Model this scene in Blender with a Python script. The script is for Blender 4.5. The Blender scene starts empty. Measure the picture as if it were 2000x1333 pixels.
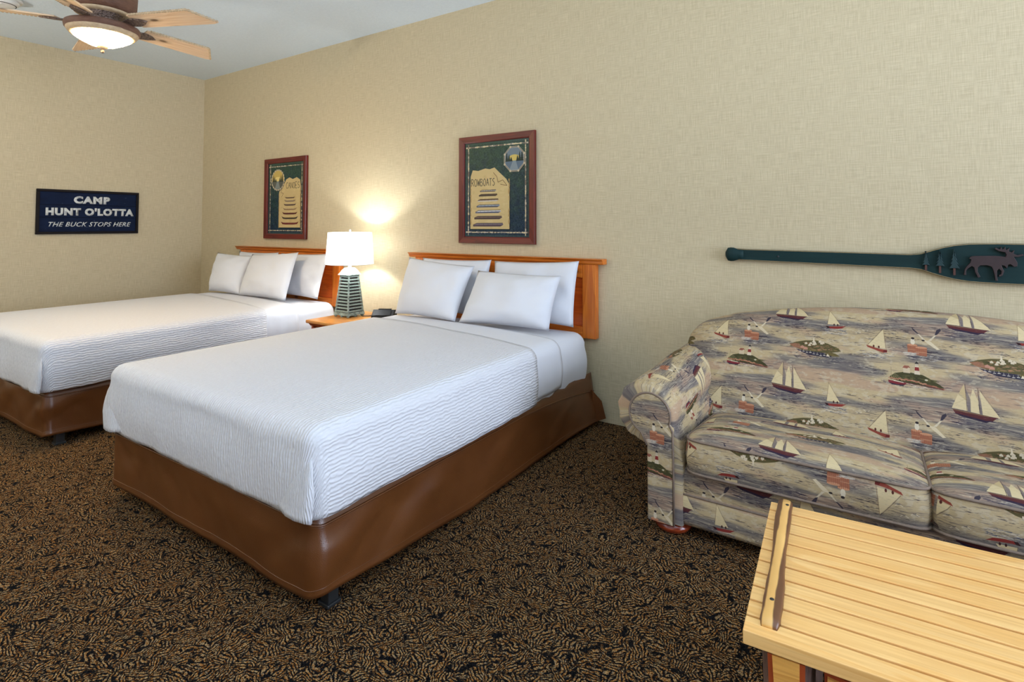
import bpy, bmesh, math, random
import numpy as np
from mathutils import Vector, Matrix, noise as mnoise

random.seed(7)
S = bpy.context.scene
C = S.collection
PI = math.pi

# ------------------------------------------------------------------ camera, world, lights, exposure
cam_d = bpy.data.cameras.new('camera')
cam = bpy.data.objects.new('camera', cam_d)
C.objects.link(cam)
cam.location = (6.1143, -3.1410, 1.2)
cam.rotation_euler = (PI / 2 + 0.03561, 0, 0.58253)
cam_d.sensor_width = 36.0
cam_d.lens = 1072.92 / 2000 * 36
cam_d.shift_y = -(666.5 - 401.79) / 2000
cam_d.clip_start = 0.02
S.camera = cam

S.view_settings.view_transform = 'Standard'
S.view_settings.look = 'None'
S.view_settings.gamma = 1.0
S.view_settings.use_curve_mapping = False
S.view_settings.exposure = 0.0

W = bpy.data.worlds.new('sky')
S.world = W
W.use_nodes = True
W.node_tree.nodes['Background'].inputs[0].default_value = (0.62, 0.78, 1.0, 1)
W.node_tree.nodes['Background'].inputs[1].default_value = 1.0

RX, RY, RH = 10.4, -6.4, 2.794          # room: x 0..RX, y RY..0, z 0..RH


def area_light(name, loc, rot, sx, sy, watts, col):
    d = bpy.data.lights.new(name, 'AREA')
    d.shape = 'RECTANGLE'
    d.size, d.size_y = sx, sy
    d.energy = watts
    d.color = col
    o = bpy.data.objects.new(name, d)
    C.objects.link(o)
    o.location = loc
    o.rotation_euler = rot
    return o


# daylight at the right window, and added warm fill behind the camera
area_light('daylight_and_fill', (RX - 0.06, -2.1, 1.35), (0, PI / 2, 0), 2.3, 3.4, 250, (0.70, 0.80, 1.0))
area_light('daylight_and_fill', (4.4, RY + 0.06, 1.55), (PI / 2, 0, 0), 4.4, 2.1, 9, (1.0, 0.78, 0.68))

# added fill behind the camera, aimed up to brighten the ceiling, no lamp modelled
area_light('ceiling_fill', (6.3, -3.3, 1.25), (PI, 0, 0), 0.8, 0.8, 95, (0.80, 0.90, 1.0))
# second added fill aimed upward, unseen left of the frame, no fixture built
area_light('left_fill', (1.5, -4.9, 1.3), (PI, 0, 0), 0.5, 0.5, 120, (1.0, 0.98, 0.95))

# ------------------------------------------------------------------ helpers


def link_mesh(name, me, mat, parent=None, loc=None, rot=None):
    o = bpy.data.objects.new(name, me)
    C.objects.link(o)
    if mat is not None and len(me.materials) == 0:
        me.materials.append(mat)
    if parent is not None:
        o.parent = parent
    if loc is not None:
        o.location = loc
    if rot is not None:
        o.rotation_euler = rot
    return o


def pyd(name, verts, faces, mat, parent=None, smooth=False, uv=None, loc=None, rot=None):
    me = bpy.data.meshes.new(name)
    me.from_pydata([tuple(v) for v in verts], [], faces)
    if uv is not None:
        l = me.uv_layers.new(name='UVMap')
        idx = np.zeros(len(me.loops), dtype=np.int32)
        me.loops.foreach_get('vertex_index', idx)
        l.data.foreach_set('uv', np.asarray(uv, dtype=np.float32)[idx].ravel())
    me.validate()
    me.update()
    if smooth:
        me.shade_smooth()
    return link_mesh(name, me, mat, parent, loc, rot)


def bmo(name, bm, mat, parent=None, smooth=False, loc=None, rot=None):
    me = bpy.data.meshes.new(name)
    bmesh.ops.recalc_face_normals(bm, faces=bm.faces)
    bm.to_mesh(me)
    bm.free()
    if smooth:
        me.shade_smooth()
    return link_mesh(name, me, mat, parent, loc, rot)


def box_bm(x0, x1, y0, y1, z0, z1, bev=0.0, seg=2, bm=None):
    b = bmesh.new()
    bmesh.ops.create_cube(b, size=1)
    for v in b.verts:
        v.co = Vector(((x0 + x1) / 2 + v.co.x * (x1 - x0), (y0 + y1) / 2 + v.co.y * (y1 - y0), (z0 + z1) / 2 + v.co.z * (z1 - z0)))
    if bev > 0:
        bmesh.ops.bevel(b, geom=b.edges[:], offset=bev, segments=seg, profile=0.5, affect='EDGES')
    if bm is None:
        return b
    me = bpy.data.meshes.new('tmp')
    b.to_mesh(me)
    b.free()
    bm.from_mesh(me)
    bpy.data.meshes.remove(me)
    return bm


def box(name, x0, x1, y0, y1, z0, z1, mat, parent=None, bev=0.0, seg=2, loc=None, rot=None):
    return bmo(name, box_bm(x0, x1, y0, y1, z0, z1, bev, seg), mat, parent, False, loc, rot)


def lathe(name, prof, mat, parent=None, n=32, cx=0, cy=0, cz=0, smooth=True, loc=None, rot=None, wob=None):
    """prof: list of (r,z) from bottom to top"""
    V, F = [], []
    for (r, z) in prof:
        for k in range(n):
            a = 2 * PI * k / n
            rr = r * (1 + (wob(a, z) if wob else 0))
            V.append((cx + rr * math.cos(a), cy + rr * math.sin(a), cz + z))
    m = len(prof)
    for j in range(m - 1):
        for k in range(n):
            k2 = (k + 1) % n
            F.append((j * n + k, j * n + k2, (j + 1) * n + k2, (j + 1) * n + k))
    if prof[0][0] > 1e-5:
        F.append(tuple(range(n))[::-1])
    if prof[-1][0] > 1e-5:
        F.append(tuple((m - 1) * n + k for k in range(n)))
    o = pyd(name, V, F, mat, parent, smooth, loc=loc, rot=rot)
    return o


def tube(name, pts, r, mat, parent=None, n=8, closed=False, smooth=True, loc=None, rot=None):
    pts = [Vector(p) for p in pts]
    V, F = [], []
    m = len(pts)
    up = Vector((0, 0, 1))
    prev = None
    for i, p in enumerate(pts):
        a = pts[(i - 1) % m] if (closed or i > 0) else p
        b = pts[(i + 1) % m] if (closed or i < m - 1) else p
        t = (b - a).normalized()
        if prev is None:
            ref = up if abs(t.z) < 0.9 else Vector((1, 0, 0))
            nrm = (ref - t * ref.dot(t)).normalized()
        else:
            nrm = (prev - t * prev.dot(t)).normalized()
        prev = nrm
        bi = t.cross(nrm)
        rr = r(i / max(1, m - 1)) if callable(r) else r
        for k in range(n):
            an = 2 * PI * k / n
            V.append(p + (nrm * math.cos(an) + bi * math.sin(an)) * rr)
    mm = m if closed else m - 1
    for i in range(mm):
        i2 = (i + 1) % m
        for k in range(n):
            k2 = (k + 1) % n
            F.append((i * n + k, i * n + k2, i2 * n + k2, i2 * n + k))
    if not closed:
        F.append(tuple(range(n))[::-1])
        F.append(tuple((m - 1) * n + k for k in range(n)))
    return pyd(name, V, F, mat, parent, smooth, loc=loc, rot=rot)


def prism_bm(poly, a0, a1, plane='xz', bev=0.0, bm=None):
    """flat polygon extruded along the remaining axis from a0 to a1"""
    b = bmesh.new()

    def co(p, a):
        if plane == 'xz':
            return (p[0], a, p[1])
        if plane == 'xy':
            return (p[0], p[1], a)
        return (a, p[0], p[1])
    v0 = [b.verts.new(co(p, a0)) for p in poly]
    v1 = [b.verts.new(co(p, a1)) for p in poly]
    n = len(poly)
    f0 = b.faces.new(v0)
    f1 = b.faces.new(v1[::-1])
    for i in range(n):
        b.faces.new((v0[i], v1[i], v1[(i + 1) % n], v0[(i + 1) % n]))
    bmesh.ops.recalc_face_normals(b, faces=b.faces)
    if bev > 0:
        e = [e for e in b.edges if (e.verts[0] in v0 and e.verts[1] in v0) or (e.verts[0] in v1 and e.verts[1] in v1)]
        bmesh.ops.bevel(b, geom=e, offset=bev, segments=2, profile=0.5, affect='EDGES')
    return b


def prism(name, poly, a0, a1, mat, parent=None, plane='xz', bev=0.0, loc=None, rot=None):
    return bmo(name, prism_bm(poly, a0, a1, plane, bev), mat, parent, False, loc, rot)


def thing(name, label, cat, loc=(0, 0, 0), rotz=0, group=None):
    o = bpy.data.objects.new(name, None)
    C.objects.link(o)
    o.empty_display_size = 0.1
    o.location = loc
    o.rotation_euler = (0, 0, rotz)
    tag(o, label, cat, group)
    return o


def tag(o, label, cat, group=None):
    o['label'] = label
    o['category'] = cat
    if group:
        o['group'] = group
    return o


def struct(o):
    o['kind'] = 'structure'
    return o


def nz(x, y, z=0.0):
    return mnoise.noise(Vector((x, y, z)))


# ------------------------------------------------------------------ materials


class NT:
    def __init__(self, name):
        self.m = bpy.data.materials.new(name)
        self.m.use_nodes = True
        self.t = self.m.node_tree
        self.b = self.t.nodes['Principled BSDF']

    def n(self, typ, **kw):
        nd = self.t.nodes.new(typ)
        for k, v in kw.items():
            setattr(nd, k, v)
        return nd

    def l(self, a, b):
        self.t.links.new(a, b)

    def val(self, sock, v):
        if hasattr(v, 'is_linked') or hasattr(v, 'links'):
            self.l(v, sock)
        else:
            sock.default_value = v

    def math(self, op, a, b=None, c=None, clamp=False):
        nd = self.n('ShaderNodeMath', operation=op)
        nd.use_clamp = clamp
        self.val(nd.inputs[0], a)
        if b is not None:
            self.val(nd.inputs[1], b)
        if c is not None:
            self.val(nd.inputs[2], c)
        return nd.outputs[0]

    def mix(self, fac, a, b, mode='MIX'):
        nd = self.n('ShaderNodeMix', data_type='RGBA', blend_type=mode)
        self.val(nd.inputs[0], fac)
        for s, v in ((nd.inputs[6], a), (nd.inputs[7], b)):
            if isinstance(v, (tuple, list)):
                s.default_value = (v[0], v[1], v[2], 1)
            else:
                self.l(v, s)
        return nd.outputs[2]

    def coord(self, which='Object'):
        return self.n('ShaderNodeTexCoord').outputs[which]

    def mapping(self, vec, scale=(1, 1, 1), loc=(0, 0, 0), rot=(0, 0, 0)):
        nd = self.n('ShaderNodeMapping')
        self.l(vec, nd.inputs[0])
        nd.inputs['Scale'].default_value = scale
        nd.inputs['Location'].default_value = loc
        nd.inputs['Rotation'].default_value = rot
        return nd.outputs[0]

    def noise(self, vec, scale=5, detail=2, rough=0.5, dist=0.0):
        nd = self.n('ShaderNodeTexNoise')
        self.l(vec, nd.inputs['Vector'])
        nd.inputs['Scale'].default_value = scale
        nd.inputs['Detail'].default_value = detail
        nd.inputs['Roughness'].default_value = rough
        nd.inputs['Distortion'].default_value = dist
        return nd.outputs['Fac']

    def ramp(self, fac, stops):
        nd = self.n('ShaderNodeValToRGB')
        self.l(fac, nd.inputs[0])
        e = nd.color_ramp.elements
        while len(e) < len(stops):
            e.new(0.5)
        for i, (p, c) in enumerate(stops):
            e[i].position = p
            if not isinstance(c, (tuple, list)):
                c = (c, c, c)
            e[i].color = (c[0], c[1], c[2], 1)
        return nd.outputs[0]

    def bump(self, h, strength=0.3, dist=0.01):
        nd = self.n('ShaderNodeBump')
        self.l(h, nd.inputs['Height'])
        nd.inputs['Strength'].default_value = strength
        nd.inputs['Distance'].default_value = dist
        self.l(nd.outputs[0], self.b.inputs['Normal'])

    def set(self, col=None, rough=None, metal=None, spec=None):
        if col is not None:
            if isinstance(col, (tuple, list)):
                self.b.inputs['Base Color'].default_value = (col[0], col[1], col[2], 1)
            else:
                self.l(col, self.b.inputs['Base Color'])
        if rough is not None:
            self.val(self.b.inputs['Roughness'], rough)
        if metal is not None:
            self.b.inputs['Metallic'].default_value = metal
        if spec is not None:
            self.b.inputs['Specular IOR Level'].default_value = spec
        return self.m


def lin(*rgb):
    return tuple((c / 255 / 12.92) if c / 255 <= 0.04045 else ((c / 255 + 0.055) / 1.055) ** 2.4 for c in rgb)


def plain(name, col, rough=0.5, metal=0.0, var=0.08, nscale=30, bump=0.0, spec=0.5):
    t = NT(name)
    v = t.noise(t.coord(), nscale, 3)
    c = t.mix(v, tuple(x * (1 - var) for x in col), tuple(min(1, x * (1 + var)) for x in col))
    t.set(c, rough, metal, spec)
    if bump:
        t.bump(v, bump, 0.002)
    return t.m


def mat_wallpaper():
    t = NT('woven_wallpaper')
    co = t.coord()
    sx = t.n('ShaderNodeSeparateXYZ')
    t.l(co, sx.inputs[0])
    h = t.math('ADD', sx.outputs[0], sx.outputs[1])
    cb = t.n('ShaderNodeCombineXYZ')
    t.l(h, cb.inputs[0])
    t.l(sx.outputs[2], cb.inputs[1])
    p = cb.outputs[0]
    a = t.noise(t.mapping(p, (300, 12, 1)), 1, 2, 0.6)
    b = t.noise(t.mapping(p, (12, 300, 1)), 1, 2, 0.6)
    big = t.noise(p, 0.9, 2)
    wa = t.ramp(a, [(0.36, 0.0), (0.62, 1.0)])
    wb = t.ramp(b, [(0.36, 0.0), (0.62, 1.0)])
    w = t.math('MULTIPLY', t.math('ADD', wa, wb), 0.5)
    c1 = t.mix(w, (0.50, 0.415, 0.26), (0.68, 0.585, 0.39))
    c = t.mix(t.math('MULTIPLY', big, 0.25), c1, (0.60, 0.485, 0.31))
    t.set(c, 0.62, 0, 0.3)
    t.bump(w, 0.12, 0.001)
    return t.m


def mat_ceiling():
    t = NT('textured_ceiling')
    v = t.noise(t.coord(), 60, 4, 0.65)
    c = t.mix(v, (0.67, 0.765, 0.83), (0.79, 0.885, 0.95))
    t.set(c, 0.9, 0, 0.1)
    t.bump(v, 0.35, 0.006)
    return t.m


def mat_carpet():
    """fern-frond carpet: every Voronoi cell is a frond with its own direction, its leaflets a chevron of stripes"""
    t = NT('fern_carpet')
    co = t.coord()
    wob = t.n('ShaderNodeTexNoise')
    wob.inputs['Scale'].default_value = 14
    wob.inputs['Detail'].default_value = 2
    t.l(co, wob.inputs['Vector'])
    off = t.n('ShaderNodeVectorMath', operation='MULTIPLY_ADD')
    t.l(wob.outputs['Color'], off.inputs[0])
    off.inputs[1].default_value = (0.075, 0.075, 0)
    t.l(co, off.inputs[2])
    flat = t.mapping(off.outputs[0], (1, 1, 0))
    vo = t.n('ShaderNodeTexVoronoi', voronoi_dimensions='2D', feature='F1')
    vo.inputs['Scale'].default_value = 15
    t.l(flat, vo.inputs['Vector'])
    ve = t.n('ShaderNodeTexVoronoi', voronoi_dimensions='2D', feature='DISTANCE_TO_EDGE')
    ve.inputs['Scale'].default_value = 15
    t.l(flat, ve.inputs['Vector'])
    d = t.n('ShaderNodeVectorMath', operation='SUBTRACT')
    t.l(flat, d.inputs[0])
    t.l(vo.outputs['Position'], d.inputs[1])
    sc = t.n('ShaderNodeSeparateColor')
    t.l(vo.outputs['Color'], sc.inputs[0])
    ang = t.math('MULTIPLY', sc.outputs[0], 6.283)
    ro = t.n('ShaderNodeVectorRotate', rotation_type='Z_AXIS')
    t.l(d.outputs[0], ro.inputs['Vector'])
    t.l(ang, ro.inputs['Angle'])
    sp = t.n('ShaderNodeSeparateXYZ')
    t.l(ro.outputs[0], sp.inputs[0])
    u, v = sp.outputs[0], sp.outputs[1]
    curve = t.math('ADD', v, t.math('MULTIPLY', t.math('MULTIPLY', u, u), 3.0))
    av = t.math('ABSOLUTE', curve)
    ph = t.math('SUBTRACT', u, t.math('MULTIPLY', av, 0.75))
    st = t.math('SINE', t.math('MULTIPLY', ph, 520.0))
    jag = t.noise(co, 150, 3, 0.7)
    st2 = t.math('ADD', st, t.math('MULTIPLY', t.math('SUBTRACT', jag, 0.5), 4.4))
    leaf = t.ramp(t.math('MULTIPLY_ADD', st2, 0.5, 0.5), [(0.26, 0.0), (0.50, 1.0)])
    mid = t.ramp(av, [(0.0016, 0.0), (0.0040, 1.0)])
    blot = t.noise(co, 26, 3, 0.6)
    edge0 = t.ramp(ve.outputs['Distance'], [(0.004, 0.0), (0.03, 1.0)])
    blots = t.ramp(t.math('ADD', blot, t.math('MULTIPLY', ve.outputs['Distance'], 0.7)), [(0.42, 0.0), (0.50, 1.0)])
    edge = t.math('MULTIPLY', t.math('MAXIMUM', edge0, 0.35), blots)
    cut = t.ramp(t.noise(co, 105, 2, 0.5), [(0.36, 0.0), (0.46, 1.0)])
    m = t.math('MULTIPLY', t.math('MULTIPLY', t.math('MULTIPLY', leaf, cut), mid), edge)
    loops = t.n('ShaderNodeTexVoronoi', voronoi_dimensions='2D')
    loops.inputs['Scale'].default_value = 260
    t.l(t.mapping(co, (1, 1, 0)), loops.inputs['Vector'])
    lp = t.ramp(loops.outputs['Distance'], [(0.10, 1.0), (0.70, 0.12)])
    ls = t.n('ShaderNodeSeparateColor')
    t.l(loops.outputs['Color'], ls.inputs[0])
    tan = t.ramp(ls.outputs[0], [(0.0, lin(140, 84, 34)), (0.35, lin(186, 128, 66)), (0.65, lin(206, 170, 116)), (1.0, lin(150, 132, 112))])
    dark = t.mix(ls.outputs[1], lin(10, 12, 16), lin(34, 34, 36))
    c = t.mix(m, dark, tan)
    c2 = t.mix(1.0, c, lp, 'MULTIPLY')
    t.set(c2, 0.95, 0, 0.05)
    hgt = t.math('ADD', t.math('MULTIPLY', lp, 0.6), t.math('MULTIPLY', m, 0.4))
    t.bump(hgt, 0.6, 0.004)
    return t.m


def mat_wood(name, light, mid, dark, axis='x', rough=0.35, knots=0.0, knot_scale=(3.2, 3.2, 3.2), ring=9.0, rand=False, coat=0.2):
    t = NT(name)
    co = t.coord()
    if rand:
        oi = t.n('ShaderNodeObjectInfo')
        ad = t.n('ShaderNodeVectorMath', operation='ADD')
        t.l(co, ad.inputs[0])
        mu = t.math('MULTIPLY', oi.outputs['Random'], 37.0)
        cb = t.n('ShaderNodeCombineXYZ')
        for k in range(3):
            t.l(mu, cb.inputs[k])
        t.l(cb.outputs[0], ad.inputs[1])
        co = ad.outputs[0]
    s = {'x': (0.9, ring, ring), 'y': (ring, 0.9, ring), 'z': (ring, ring, 0.9)}[axis]
    fs = {'x': (4, 130, 130), 'y': (130, 4, 130), 'z': (130, 130, 4)}[axis]
    big = t.noise(t.mapping(co, s), 1.0, 3, 0.55, 0.6)
    rings = t.math('FRACT', t.math('MULTIPLY', big, 7.0))
    rg = t.ramp(rings, [(0.0, 1.0), (0.55, 0.55), (0.9, 0.0), (1.0, 1.0)])
    fine = t.noise(t.mapping(co, fs), 1.0, 2)
    c = t.mix(rg, mid, light)
    c = t.mix(t.math('MULTIPLY', t.ramp(fine, [(0.35, 1.0), (0.6, 0.0)]), 0.35), c, dark)
    if rand:
        oi2 = t.n('ShaderNodeObjectInfo')
        c = t.mix(t.math('MULTIPLY', oi2.outputs['Random'], 0.35), c, mid)
    if knots > 0:
        vo = t.n('ShaderNodeTexVoronoi', voronoi_dimensions='2D', feature='F1')
        vo.inputs['Scale'].default_value = 1.0
        ks = t.n('ShaderNodeSeparateXYZ')
        t.l(t.mapping(co, knot_scale), ks.inputs[0])
        kc = t.n('ShaderNodeCombineXYZ')
        t.l(ks.outputs[0], kc.inputs[0])
        t.l(ks.outputs[2] if knot_scale[1] < knot_scale[2] else ks.outputs[1], kc.inputs[1])
        t.l(kc.outputs[0], vo.inputs['Vector'])
        sc = t.n('ShaderNodeSeparateColor')
        t.l(vo.outputs['Color'], sc.inputs[0])
        pres = t.math('GREATER_THAN', sc.outputs[0], 0.35)
        kn = t.math('MULTIPLY', t.ramp(vo.outputs['Distance'], [(0.0, 1.0), (knots, 0.85), (knots * 1.7, 0.25), (knots * 3.5, 0.0)]), pres)
        c = t.mix(kn, c, tuple(x * 0.28 for x in dark))
    t.set(c, rough, 0, 0.45)
    t.b.inputs['Coat Weight'].default_value = coat
    t.b.inputs['Coat Roughness'].default_value = 0.25
    t.bump(fine, 0.08, 0.001)
    return t.m


def mat_linen(name, col, ripple=False):
    t = NT(name)
    if ripple:
        uv = t.coord('UV')
        w1 = t.n('ShaderNodeTexNoise')
        w1.inputs['Scale'].default_value = 1.0
        w1.inputs['Detail'].default_value = 1.0
        t.l(t.mapping(uv, (38, 24, 1)), w1.inputs['Vector'])
        sp = t.n('ShaderNodeSeparateXYZ')
        t.l(uv, sp.inputs[0])
        w2 = t.noise(t.mapping(uv, (9, 4, 1)), 1.0, 1)
        sh = t.math('ADD', t.math('MULTIPLY', w1.outputs['Fac'], 0.016), t.math('MULTIPLY', w2, 0.02))
        ph = t.math('MULTIPLY', t.math('ADD', sp.outputs[0], sh), 2 * PI / 0.0135)
        s = t.math('MULTIPLY_ADD', t.math('SINE', ph), 0.5, 0.5)
        brk = t.noise(t.mapping(uv, (60, 45, 1)), 1.0, 1)
        h = t.math('MULTIPLY', s, t.ramp(brk, [(0.3, 0.35), (0.6, 1.0)]))
        t.set(t.mix(h, tuple(x * 0.94 for x in col), col), 0.85, 0, 0.15)
        t.bump(h, 0.62, 0.0045)
    else:
        co = t.coord()
        a = t.noise(co, 5, 3, 0.5)
        f = t.noise(co, 420, 1)
        h = t.math('ADD', t.math('MULTIPLY', a, 1.0), t.math('MULTIPLY', f, 0.03))
        t.set(t.mix(a, tuple(x * 0.97 for x in col), col), 0.85, 0, 0.15)
        t.bump(h, 0.35, 0.012)
    t.b.inputs['Sheen Weight'].default_value = 0.05
    return t.m


def mat_leather():
    t = NT('brown_faux_leather')
    co = t.coord()
    a = t.noise(co, 3.2, 3, 0.55)
    g = t.n('ShaderNodeTexVoronoi', feature='DISTANCE_TO_EDGE')
    g.inputs['Scale'].default_value = 220
    t.l(co, g.inputs['Vector'])
    c = t.mix(a, lin(72, 35, 9), lin(112, 66, 30))
    t.set(c, 0.34, 0, 0.7)
    h = t.math('ADD', t.math('MULTIPLY', a, 0.0), g.outputs['Distance'])
    t.bump(h, 0.25, 0.0015)
    return t.m


def mat_image(name, img, rough=0.8, bump_scale=700, spec=0.2):
    t = NT(name)
    it = t.n('ShaderNodeTexImage')
    it.image = img
    it.interpolation = 'Linear'
    t.l(t.coord('UV'), it.inputs['Vector'])
    t.set(it.outputs[0], rough, 0, spec)
    if bump_scale:
        t.bump(t.noise(t.coord(), bump_scale, 1), 0.15, 0.001)
    return t.m


# --- small raster painter for the flat prints (upholstery print, posters): pixels are computed here, nothing is loaded


class Canvas:
    def __init__(self, w, h, res, wrap=False):
        self.w, self.h, self.res, self.wrap = w, h, res, wrap
        self.W, self.H = int(round(w * res)), int(round(h * res))
        self.a = np.zeros((self.H, self.W, 3), np.float32)

    def fill(self, col):
        self.a[:] = np.array(col) / 255.0

    def _one(self, pts, col, alpha):
        p = np.array(pts, float) * self.res
        x0, y0 = np.floor(p.min(0)).astype(int)
        x1, y1 = np.ceil(p.max(0)).astype(int) + 1
        x0, y0, x1, y1 = max(x0, 0), max(y0, 0), min(x1, self.W), min(y1, self.H)
        if x1 <= x0 or y1 <= y0:
            return
        cov = 0
        for ox, oy in ((.25, .25), (.75, .25), (.25, .75), (.75, .75)):
            X, Y = np.meshgrid(np.arange(x0, x1) + ox, np.arange(y0, y1) + oy)
            ins = np.zeros(X.shape, bool)
            j = len(p) - 1
            for i in range(len(p)):
                xi, yi = p[i]
                xj, yj = p[j]
                if yi != yj:
                    ins ^= ((yi > Y) != (yj > Y)) & (X < (xj - xi) * (Y - yi) / (yj - yi) + xi)
                j = i
            cov = cov + ins * 0.25
        a = (cov * alpha)[..., None]
        s = self.a[y0:y1, x0:x1]
        s[:] = s * (1 - a) + np.array(col, np.float32) / 255.0 * a

    def poly(self, pts, col, alpha=1.0):
        pts = np.array(pts, float)
        if self.wrap:
            for dx in (-self.w, 0, self.w):
                for dy in (-self.h, 0, self.h):
                    self._one(pts + np.array((dx, dy)), col, alpha)
        else:
            self._one(pts, col, alpha)

    def line(self, p, q, wd, col, alpha=1.0, wd2=None):
        p, q = np.array(p, float), np.array(q, float)
        d = q - p
        L = np.hypot(*d)
        if L < 1e-9:
            return
        n = np.array((-d[1], d[0])) / L / 2
        wd2 = wd if wd2 is None else wd2
        self.poly([p + n * wd, q + n * wd2, q - n * wd2, p - n * wd], col, alpha)

    def path(self, pts, wd, col, alpha=1.0):
        for a, b in zip(pts[:-1], pts[1:]):
            self.line(a, b, wd, col, alpha)

    def ell(self, c, rx, ry, col, alpha=1.0, n=28):
        self.poly([(c[0] + rx * math.cos(2 * PI * k / n), c[1] + ry * math.sin(2 * PI * k / n)) for k in range(n)], col, alpha)

    def image(self, name):
        im = bpy.data.images.new(name, self.W, self.H)
        px = np.ones((self.H, self.W, 4), np.float32)
        px[..., :3] = np.clip(self.a, 0, 1)
        im.pixels.foreach_set(px.ravel())
        im.pack()
        return im


def fft_noise(rng, H, W, sx, sy, power=1.6):
    """tileable noise, feature size sx (px) along x and sy along y"""
    f = np.fft.fft2(rng.standard_normal((H, W)))
    ky = np.fft.fftfreq(H)[:, None] * sy
    kx = np.fft.fftfreq(W)[None, :] * sx
    r = np.sqrt(kx * kx + ky * ky)
    g = np.real(np.fft.ifft2(f / (1 + r ** 2) ** power))
    g -= g.mean()
    g /= g.std()
    return g


TILE_W, TILE_H = 0.63, 0.335
ART_W, ART_H = 0.70, 0.372     # the repeat is drawn at this size and printed at TILE size


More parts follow.
